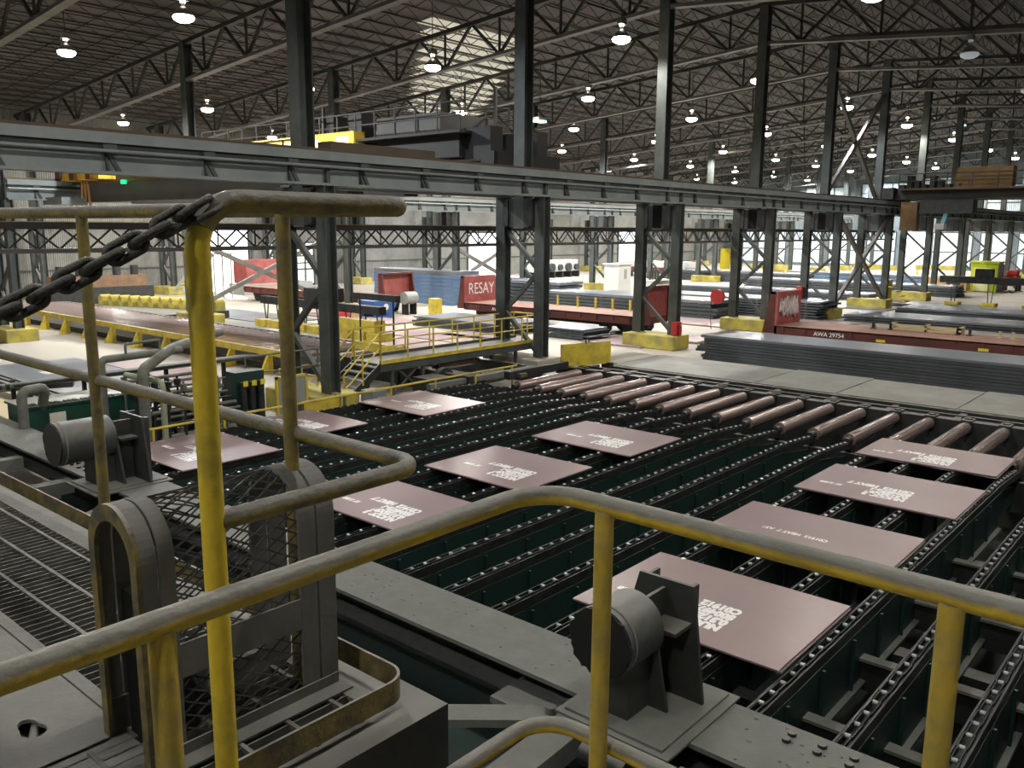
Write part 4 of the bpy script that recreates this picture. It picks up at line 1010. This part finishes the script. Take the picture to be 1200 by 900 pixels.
# ------------------------------------------------------------------ rail wagons
def wagon(label, x0, x1, y0, y1, heads, zd=1.12, text=None, stakes=()):
    t = thing('flat_wagon', label, 'wagon', (0,0,0), group='red flat wagons')
    MB().box(x0,x1,y0,y1,zd-.08,zd).obj('deck', 'deckwood', t)
    b = MB(); b.box(x0,x0+.12,y0,y1,zd-.46,zd-.02); b.box(x1-.12,x1,y0,y1,zd-.46,zd-.02); b.box(x0,x1,y1-.12,y1,zd-.46,zd-.08); b.box(x0,x1,y0,y0+.12,zd-.46,zd-.08)
    y = y0+.6
    while y < y1: b.box(x0-.05,x0,y,y+.14,zd-.30,zd-.06); y += 1.1
    b.obj('side_sill', 'wagonred', t)
    MB().box((x0+x1)/2-.35,(x0+x1)/2+.35,y0+.2,y1-.2,zd-.75,zd-.1).obj('centre_sill', 'dark', t)
    for yb in (y0+1.8, y1-1.8):
        MB().box(x0+.35,x1-.35,yb-1.1,yb+1.1,.45,.62).obj('bogie', 'dark', t)
        for yy in (yb-.8, yb+.8):
            for xx in (x0+.5, x1-.62): MB().cyl((xx,yy,.42),(xx+.12,yy,.42),.42,20).obj('wheel', 'dark', t)
    for end in heads:
        yy = y1 if end > 0 else y0
        MB().box(x0,x1,min(yy,yy-end*.12),max(yy,yy-end*.12),zd,zd+1.62).obj('bulkhead', 'wagonboard', t)
        b = MB()
        for xx in (x0,x1-.1): b.poly([(xx,yy,zd-.4),(xx,yy+end*.62,zd-.4),(xx,yy+end*.28,zd+1.62),(xx,yy,zd+1.62)], (.1,0,0))
        b.box(x0,x1,min(yy,yy+end*.3),max(yy,yy+end*.3),zd+1.52,zd+1.62)
        b.obj('bulkhead_brace', 'wagonred', t)
        MB().box(x0+.1,x0+.14,min(yy+end*.12,yy+end*.34),max(yy+end*.12,yy+end*.34),zd-.3,zd+.3).obj('marker', 'stickery', t)
    return t
Tm = Matrix(((0,0,-1),(-1,0,0),(0,1,0)))     # text facing -X : x axis -> -Y, up -> +Z, normal -> -X
Ty = Matrix(((1,0,0),(0,0,-1),(0,1,0)))      # text facing -Y : x axis -> +X, up -> +Z
def scribble(t, x, y, z, w, h, seed, n=26, r=.022, axis='y'):
    rr = random.Random(seed); pts = []
    for k in range(n):
        f_ = k/(n-1); a = z+h*(.5+.45*math.sin(k*2.1+rr.uniform(-.5,.5))); bb = w*(f_+rr.uniform(-.05,.05))
        pts.append((x, y-bb, a) if axis == 'x' else (x+bb, y, a))
    P = arc_path(pts, .015, 2) if False else pts
    MB().tube(P, r, 6).obj('graffiti', 'graffiti', t)
w1 = wagon('long empty red flat wagon with graffiti on its end bulkhead', 40.2,43.0, -7.6,17.7, (1,))
w2 = wagon('empty red flat wagon with a chalked red bulkhead behind the footbridge', 38.9,41.7, 24.6,37.6, (1,-1))
w3 = wagon('dark red wagon with high bulkhead beside the blue steel stock', 37.3,40.1, 43.9,60., (-1,))
# the painted bulkheads face the camera side (-X, -Y); paint goes on the inner -Y face
scribble(w1, 40.5, 17.57, 1.5, 2.1, 1.0, 4, 30, .035); scribble(w1, 40.45, 17.56, 1.35, 2.2, .9, 9, 34, .028); scribble(w1, 40.6, 17.56, 1.7, 1.9, .85, 12, 26, .03)
text_mesh('graffiti', 'RESAY', 1.0, 'graffiti', w2, (39.15,37.47,1.62), Ty, sx=.85, extrude=.004)
text_mesh('wagon_number', 'AWA 29754', .28, 'whitestencil', w1, (40.14,15.7,.78), Tm, extrude=.004)
text_mesh('wagon_number', 'AWA 297', .30, 'whitestencil', w2, (38.84,35.2,.76), Tm, extrude=.004)
for yy in (13.4, 9.2, 6.2): MB().box(40.12,40.14,yy-1.0,yy-.6,.74,.86).obj('marker', 'stickery', w1)
for i, (yy, col_) in enumerate(((13.6,'dark'),(12.8,'dark'),(9.9,'dark'),(9.4,'dark'),(8.2,'timber'),(7.7,'timber'),(6.3,'timber'),(5.9,'timber'))):
    tag(MB().box(42.2,42.32,yy,yy+.1,1.12,1.42).box(42.1,42.42,yy-.05,yy+.15,1.12,1.16).obj('stake', col_), '%s stake standing on the long wagon deck, %s from the left' % ('black' if col_=='dark' else 'pale', NTH[i]), 'stake', 'stakes on the long wagon')
t = thing('stake_rack', 'low timber rack lying on the long red wagon deck', 'rack', (0,0,0))
MB().box(42.2,42.3,9.8,12.9,1.14,1.24).box(42.75,42.85,9.8,12.9,1.14,1.24).box(42.2,42.3,9.8,12.9,1.34,1.42).obj('rail', 'timber', t)
for yy in (9.85, 11.3, 12.8): MB().box(42.2,42.85,yy-.05,yy+.05,1.12,1.45).obj('post', 'timber', t)
for i, yy in enumerate((32.,30.5,29.2,28.,26.8)):
    tag(MB().box(41.3,41.4,yy,yy+.1,1.12,1.75).box(41.2,41.5,yy-.05,yy+.15,1.12,1.16).obj('stake', 'yellow_clean'), 'yellow stake on the empty chalked wagon, %s from the left' % NTH[i], 'stake', 'yellow stakes on the chalked wagon')
MB().box(44.2,44.3,20,44,0.001,.03); 

# ------------------------------------------------------------------ small things of the middle distance
t = thing('tipping_bin', 'blue tipping bin beside the dark red wagon end', 'bin', (36.1,42.6,0))
b = MB(); b.poly([(-.9,-.9,.35),(.5,-.9,.35),(.9,-.9,1.15),(-1.1,-.9,1.15)], (0,1.6,0)); b.obj('bin_body', 'binblue', t); MB().box(-.9,.5,-.8,-.6,0,.35).box(-.9,.5,.4,.6,0,.35).obj('skid', 'binblue', t)
MB().cyl((-.1,-.91,.75),(-.1,-.93,.75),.2,16).obj('label', 'sticker', t)
t = thing('waste_bin', 'brown wooden box at the left of the blue bin', 'box', (34.6,43.2,0)); MB().box(-.5,.2,-.5,.5,0,.8).obj('box_body', 'crate', t); MB().box(-.55,.25,-.55,.55,.8,.86).obj('lid', 'crate', t)
t = thing('oil_drum', 'grey drum on a stand right of the blue bin', 'drum', (38.9,42.7,0)); MB().cyl((-.5,0,1.1),(.5,0,1.1),.42,18).obj('drum_body', 'greypanel', t); MB().box(-.4,-.3,-.3,.3,0,.75).box(.3,.4,-.3,.3,0,.75).obj('stand', 'dark', t)
t = thing('gas_bottle_rack', 'red machine standing behind the nearest column', 'machine', (31.5,40.8,0)); MB().box(-.6,.5,-.5,.5,0,.95).obj('body', 'red', t, bevel=.05); MB().cyl((-.2,0,.95),(-.2,0,1.5),.16,12).cyl((.2,0,.95),(.2,0,1.4),.12,12).obj('bottle', 'red', t)
t = thing('bollard', 'yellow block at the left end of the chalked wagon', 'bollard', (38.6,39.9,0)); MB().box(-.3,.3,-.35,.35,0,1.25).obj('block', 'yellow_clean', t, bevel=.04)
t = thing('control_booth', 'small white booth with a window right of the white machinery', 'booth', (67,45.,0)); MB().box(-1,1,-.8,.8,0,2.5).box(-1.15,1.15,-.95,.95,2.5,2.62).obj('booth_body', 'white', t); MB().box(-.1,.3,-.83,-.8,1.2,2.1).obj('window_pane', 'greypanel', t)
t = thing('processing_line', 'white machinery line with dark wheels in front of the back wall', 'machine', (68,52.5,0))
MB().box(-5.5,4.,-.8,.8,.3,1.0).box(-4.6,2.,-.7,.7,1.6,2.7).box(-5.8,4.2,-.9,.9,0,.3).obj('body', 'white', t, bevel=.05)
for k in range(5): MB().cyl((-3.6+k*1.3,-.95,2.0),(-3.6+k*1.3,-.7,2.0),.42 if k%2 else .3,16).obj('wheel', 'slabblue', t)
for k in range(6): MB().box(-4.4+k*1.3,-4.2+k*1.3,-.7,.7,1.0,1.6).obj('support', 'dark', t)
t = thing('parts_table', 'white table with dark grid racks near the bright doorway', 'table', (73.,44.8,0)); MB().box(-1.8,1.8,-1,1,.8,.9).box(-1.7,-1.6,-.9,.9,0,.8).box(1.6,1.7,-.9,.9,0,.8).obj('table_body', 'white', t); 
for k in range(4): MB().box(-1.2+k*.5,-.9+k*.5,-.3,-.2,.9,1.8).obj('rack', 'dark', t)
t = thing('site_booth', 'lime green booth with a pale front panel on the right', 'booth', (93.6,20.0,0)); MB().box(-1.1,1.4,-1.15,1.15,0,2.75).obj('booth_body', 'lime', t, bevel=.04); MB().box(-1.14,-1.1,-.55,.85,.1,2.3).obj('door_panel', 'lime_pale', t); MB().box(-1.1,1.4,-1.2,-1.15,.1,2.6).obj('side_panel', 'greypanel', t); MB().box(-1.2,1.5,-1.25,1.25,2.75,2.9).obj('roof', 'lime', t)
for i, (x, y) in enumerate(((91,23.6),(91.4,21.7))):
    t = thing('crate', 'wooden crate left of the lime booth, %s' % ('larger with open front' if i == 0 else 'smaller pale'), 'crate', (x,y,0), group='crates by the lime booth'); s = 1.0 if i == 0 else .7
    MB().box(-s,s,-s,s,.1,1.3*s).obj('crate_body', 'crate', t); MB().box(-s-.05,-s,-s,-s+.15,0,1.35*s).box(-s-.05,-s,s-.15,s,0,1.35*s).box(-s-.05,-s,-s,s,1.2*s,1.35*s).box(-s-.05,-s,-s,s,.0,.15).obj('batten', 'timber', t)
t = thing('access_steps', 'bright yellow steps on wheels beside the cross-braced column', 'steps', (71.2,21.6,0))
for k in range(4): MB().box(-.6,.6,-.2-k*.01+.35*k-.8,.15+.35*k-.8,.3+.35*k,.38+.35*k).obj('tread', 'yellow_clean', t)
MB().box(-.6,-.5,-1,.8,.2,.3).box(.5,.6,-1,.8,.2,.3).box(-.6,.6,.4,.8,.3,1.9).obj('frame', 'yellow_clean', t)
for a in (-.5,.5):
    for c in (-.9,.6): MB().cyl((a-.05,c,.12),(a+.05,c,.12),.12,12).obj('wheel', 'dark', t)
t = thing('hose_reel', 'round red hose reel on the third tall column', 'hose reel', (45.8,23.6,1.9)); MB().cyl((-.35,0,0),(-.15,0,0),.42,20).cyl((-.15,0,0),(.4,0,0),.08,8).obj('reel', 'red', t); MB().tube([(-.3,.38,0),(-.3,.38,-1.2),(-.3,.30,-1.9)],.025,6).obj('hose', 'dark', t)
t = thing('warning_sign', 'bright yellow sign board on the third tall column', 'sign', (46.4,23.5,4.05)); MB().box(-.08,0,-.15,.45,-.6,.6).obj('board', 'stickery', t); MB().box(0,.1,-.1,0,-.1,.1).obj('bracket', 'dark', t)
t = thing('extinguisher_box', 'red box standing at the foot of the second tall column', 'box', (36.2,20.85,BED)); MB().box(-.22,.22,-.16,.16,0,.65).obj('box_body', 'red', t, bevel=.02); MB().cyl((-.05,-.24,.0),(-.05,-.24,.5),.08,12).obj('extinguisher', 'red', t)
t = thing('extinguisher_box', 'red box on the leg of the fourth tall column', 'box', (56.6,23.2,BED)); MB().box(-.35,-.05,-.2,.2,0,1.3).obj('box_body', 'red', t)
# lifting beam with magnets hanging at the right
t = thing('spreader_beam', 'dark spreader beam with yellow magnet pads hanging at the right edge', 'lifting beam', (0,0,0))
MB().bar((71.5,18.4,2.15),(71.5,8,2.15),.5,.5).box(71.2,71.8,14.8,16.,2.4,3.0).obj('beam', 'dark', t)
for yy in (17.4,14.9,12.2,9.6):
    for s in (-.2,.2): MB().bar((71.5,yy+s,1.9),(71.5,yy+s*.6,.5),.05,.05).obj('chain', 'dark', t)
    MB().box(71.,72.,yy-.5,yy+.5,.22,.5).obj('magnet_pad', 'yellow_clean', t, bevel=.06)
MB().tube([(71.5,13.5+.22*math.cos(a),1.55+.22*math.sin(a)) for a in [PI*.6+k*PI/6 for k in range(9)]],.05,6).obj('hook', 'dark', t)
t = thing('red_tractor', 'small red vehicle right of the lime booth', 'vehicle', (96.4,18.3,0)); MB().box(-.8,.8,-.6,.6,.5,1.5).box(-.3,.6,-.5,.5,1.5,2.0).obj('body', 'red', t, bevel=.08)
for a in (-.6,.6):
    for c in (-.6,.6): MB().cyl((a,c-.1,.35),(a,c+.1,.35),.35,14).obj('wheel', 'dark', t)
for i, (x, y, l) in enumerate(((112,36,6),(104,47,5),(118,31,5))):
    t = thing('yellow_barrier', 'low yellow barrier far below the translucent panels, %s' % ORD[i], 'barrier', (x,y,0), group='far yellow barriers'); MB().box(-.1,.1,-l/2,l/2,.9,1.5).obj('board', 'plinth', t)
    for k in (-1,1): MB().box(-.1,.1,k*l*.45-.1,k*l*.45+.1,0,.9).obj('post', 'yellow_clean', t)
# far red wagon and stock, seen between columns
t = thing('parked_wagon', 'far red wagon with white load between third and fourth columns', 'wagon', (92,56,0)); MB().box(-1.4,1.4,-5,5,.5,1.2).obj('body', 'wagonred', t); MB().box(-1.3,1.3,-4.6,4.6,1.2,1.9).obj('load', 'white', t)
for yy in (-4,-3,3,4): MB().cyl((-1.45,yy,.4),(-1.3,yy,.4),.4,14).obj('wheel', 'dark', t)
t = thing('red_container', 'red container in front of the bright left doorway', 'container', (40.9,66.,0)); MB().box(-.2,3.6,-1,1,.9,2.9).obj('container_body', 'wagonboard', t); MB().box(-.6,6.4,-1.2,1.2,.0,.9).obj('trailer_bed', 'greypanel', t)

# ------------------------------------------------------------------ overhead cranes
def crane_far():
    t = thing('overhead_crane', 'dark overhead crane with railings above the runway, left of centre', 'crane', (0,0,0)); z = 7.95
    MB().box(25.7,29.9,23.2,23.9,z,z+.75).box(26,29.6,45.3,46.1,z,z+.7).obj('end_truck', 'crane_black', t)
    for x in (26.3, 29.2): MB().box(x-.35,x+.35,23.6,45.7,z+.5,z+1.75).obj('bridge_girder', 'crane_black', t)
    MB().box(25.6,26.0,25.0,30,z+.6,z+1.5).obj('drive_housing', 'crane_black', t)
    MB().box(26.0,29.4,26.5,30.5,z+1.75,z+2.5).obj('trolley', 'dark_brown', t)
    MB().box(25.2,26.0,24.6,44.,z+1.5,z+1.6).obj('walkway', 'crane_black', t)
    railing(t, [(25.25,24.6,z+1.6),(25.25,44,z+1.6)], m='truss', every=1.3, h=1.1, r=.035)
    railing(t, [(29.7,24.6,z+1.75),(29.7,34,z+1.75)], m='truss', every=1.3, h=1.3, r=.035)
    for yy in (31.2,33.2,36.): MB().box(25.7,26.5,yy,yy+.9,z+1.75,z+2.8).obj('panel_box', 'crane_black', t)
    MB().box(25.0,25.08,31.3,32.2,z+.9,z+1.75).box(25.0,25.08,33.4,34.6,z+.95,z+1.7).box(25.0,25.08,35.6,39.5,z+1.1,z+1.7).obj('lit_panel', 'yellow_glow', t)  # panels glow on their own to make the yellow crane parts look lit
    MB().box(25.08,25.7,31.,40.,z+.8,z+1.95).obj('cab', 'crane_yellow', t)
    for a_, b_, c_ in ((25.3,35,z+3.6),(25.6,33.8,z+3.2),(28,25.2,z+3.6)): MB().bar((a_,b_,z+1.6),(a_,b_,c_),.12,.12).obj('mast', 'truss', t)
crane_far()
def crane_left():
    t = thing('overhead_crane', 'brown overhead crane with a green signal light at the upper left', 'crane', (0,0,0))
    for x in (19.6, 22.2): MB().box(x-.35,x+.35,24.2,45.5,EYE+1.15,EYE+2.3).obj('bridge_girder', 'dark_brown', t)
    MB().box(18.9,19.2,24.2,45.5,EYE+2.0,EYE+2.12).obj('walkway', 'orange', t)
    railing(t, [(18.95,26,EYE+2.1),(18.95,45,EYE+2.1)], m='orange', every=1.5, h=1.0, r=.04)
    for k in range(5): MB().box(18.3,19.1,44.8+k*.9-3.6,45.3+k*.9-3.6,EYE+2.15,EYE+2.9).obj('resistor_box', 'orange' if k%2 else 'crane_yellow', t)
    MB().cyl((18.8,39.8,EYE+1.9),(18.8,39.8,EYE+2.05),.12,14).obj('signal_lamp', 'greenlight', t)
    for k in range(3): MB().bar((18.9,44.6-k*.5,EYE+.6),(18.9,44.4-k*.3,EYE+2.1),.08,.08).obj('cable', 'crate', t)
    MB().box(17.7,18.9,44.,46.2,EYE+1.0,EYE+1.35).obj('platform_plate', 'girder', t)
    MB().box(18.2,23,23.7,24.4,EYE+2.25,EYE+2.8).obj('end_truck', 'brown', t); MB().box(18.2,23,45.2,45.8,EYE+2.25,EYE+2.8).obj('end_truck', 'brown', t)
crane_left()
def crane_right():
    t = thing('overhead_crane', 'long brown overhead crane at the right edge with two orange boxes', 'crane', (0,0,0)); z = 7.95
    MB().box(65.6,66.6,-6,20.9,z+.0,z+.65).obj('bridge_girder', 'dark_brown', t); MB().box(69.0,70.,-6,20.9,z+.0,z+.9).obj('bridge_girder', 'dark_brown', t)
    MB().box(65.0,70.6,20.4,21.2,z,z+.8).obj('end_truck', 'dark', t)
    MB().box(64.8,65.7,-6,20.,z+.60,z+.72).obj('walkway', 'brown', t)
    railing(t, [(64.85,-5,z+.7),(64.85,20,z+.7)], m='truss', every=1.6, h=1.0, r=.04)
    MB().box(65.2,66.3,13.0,16.4,z+.66,z+2.05).obj('electrical_box', 'orange', t)
    for k in range(6): MB().box(65.2,66.,10.6-k*1.7,11.9-k*1.7,z+.66,z+1.6).obj('panel_box', 'greypanel' if k%2 else 'brown', t)
    for k in range(7): MB().box(65.3,66.2,17.0+k*.5-.2,17.3+k*.5-.2,z+.66,z+1.0+.3*(k%3)).obj('motor_unit', 'dark', t)
    MB().box(65.4,66.2,18.8,19.9,z-2.2,z-.2).obj('pendant_box', 'orange', t)
    MB().box(65.2,66.4,15.2,18.6,z-1.0,z-.1).obj('trolley_underside', 'dark', t)
    MB().bar((65.6,16.7,z-.1),(65.6,17.1,z-1.9),.5,.25).obj('cyan_duct', 'cyan_duct', t); MB().box(65.2,65.9,16.9,17.5,z-2.1,z-1.7).obj('lit_unit', 'white', t)
M['cyan_duct'] = mat('pale_blue_duct', (.15,.35,.42), .5)
crane_right()

# ------------------------------------------------------------------ light
W = bpy.data.worlds.new('world'); S.world = W; W.use_nodes = True
bg = W.node_tree.nodes['Background']
bg.inputs['Color'].default_value = (.93,.97,1.0,1); bg.inputs['Strength'].default_value = 3.0
sun = bpy.data.lights.new('sun', 'SUN'); sun.energy = 22; sun.angle = .02; sun.color = (1,.95,.85)
so = bpy.data.objects.new('sun', sun); COL.objects.link(so)
so.rotation_euler = Vector((-.28,-.72,-.36)).to_track_quat('-Z', 'Y').to_euler()
S.view_settings.view_transform = 'Standard'; S.view_settings.look = 'None'; S.view_settings.gamma = 1; S.view_settings.use_curve_mapping = False
S.view_settings.exposure = 0.0
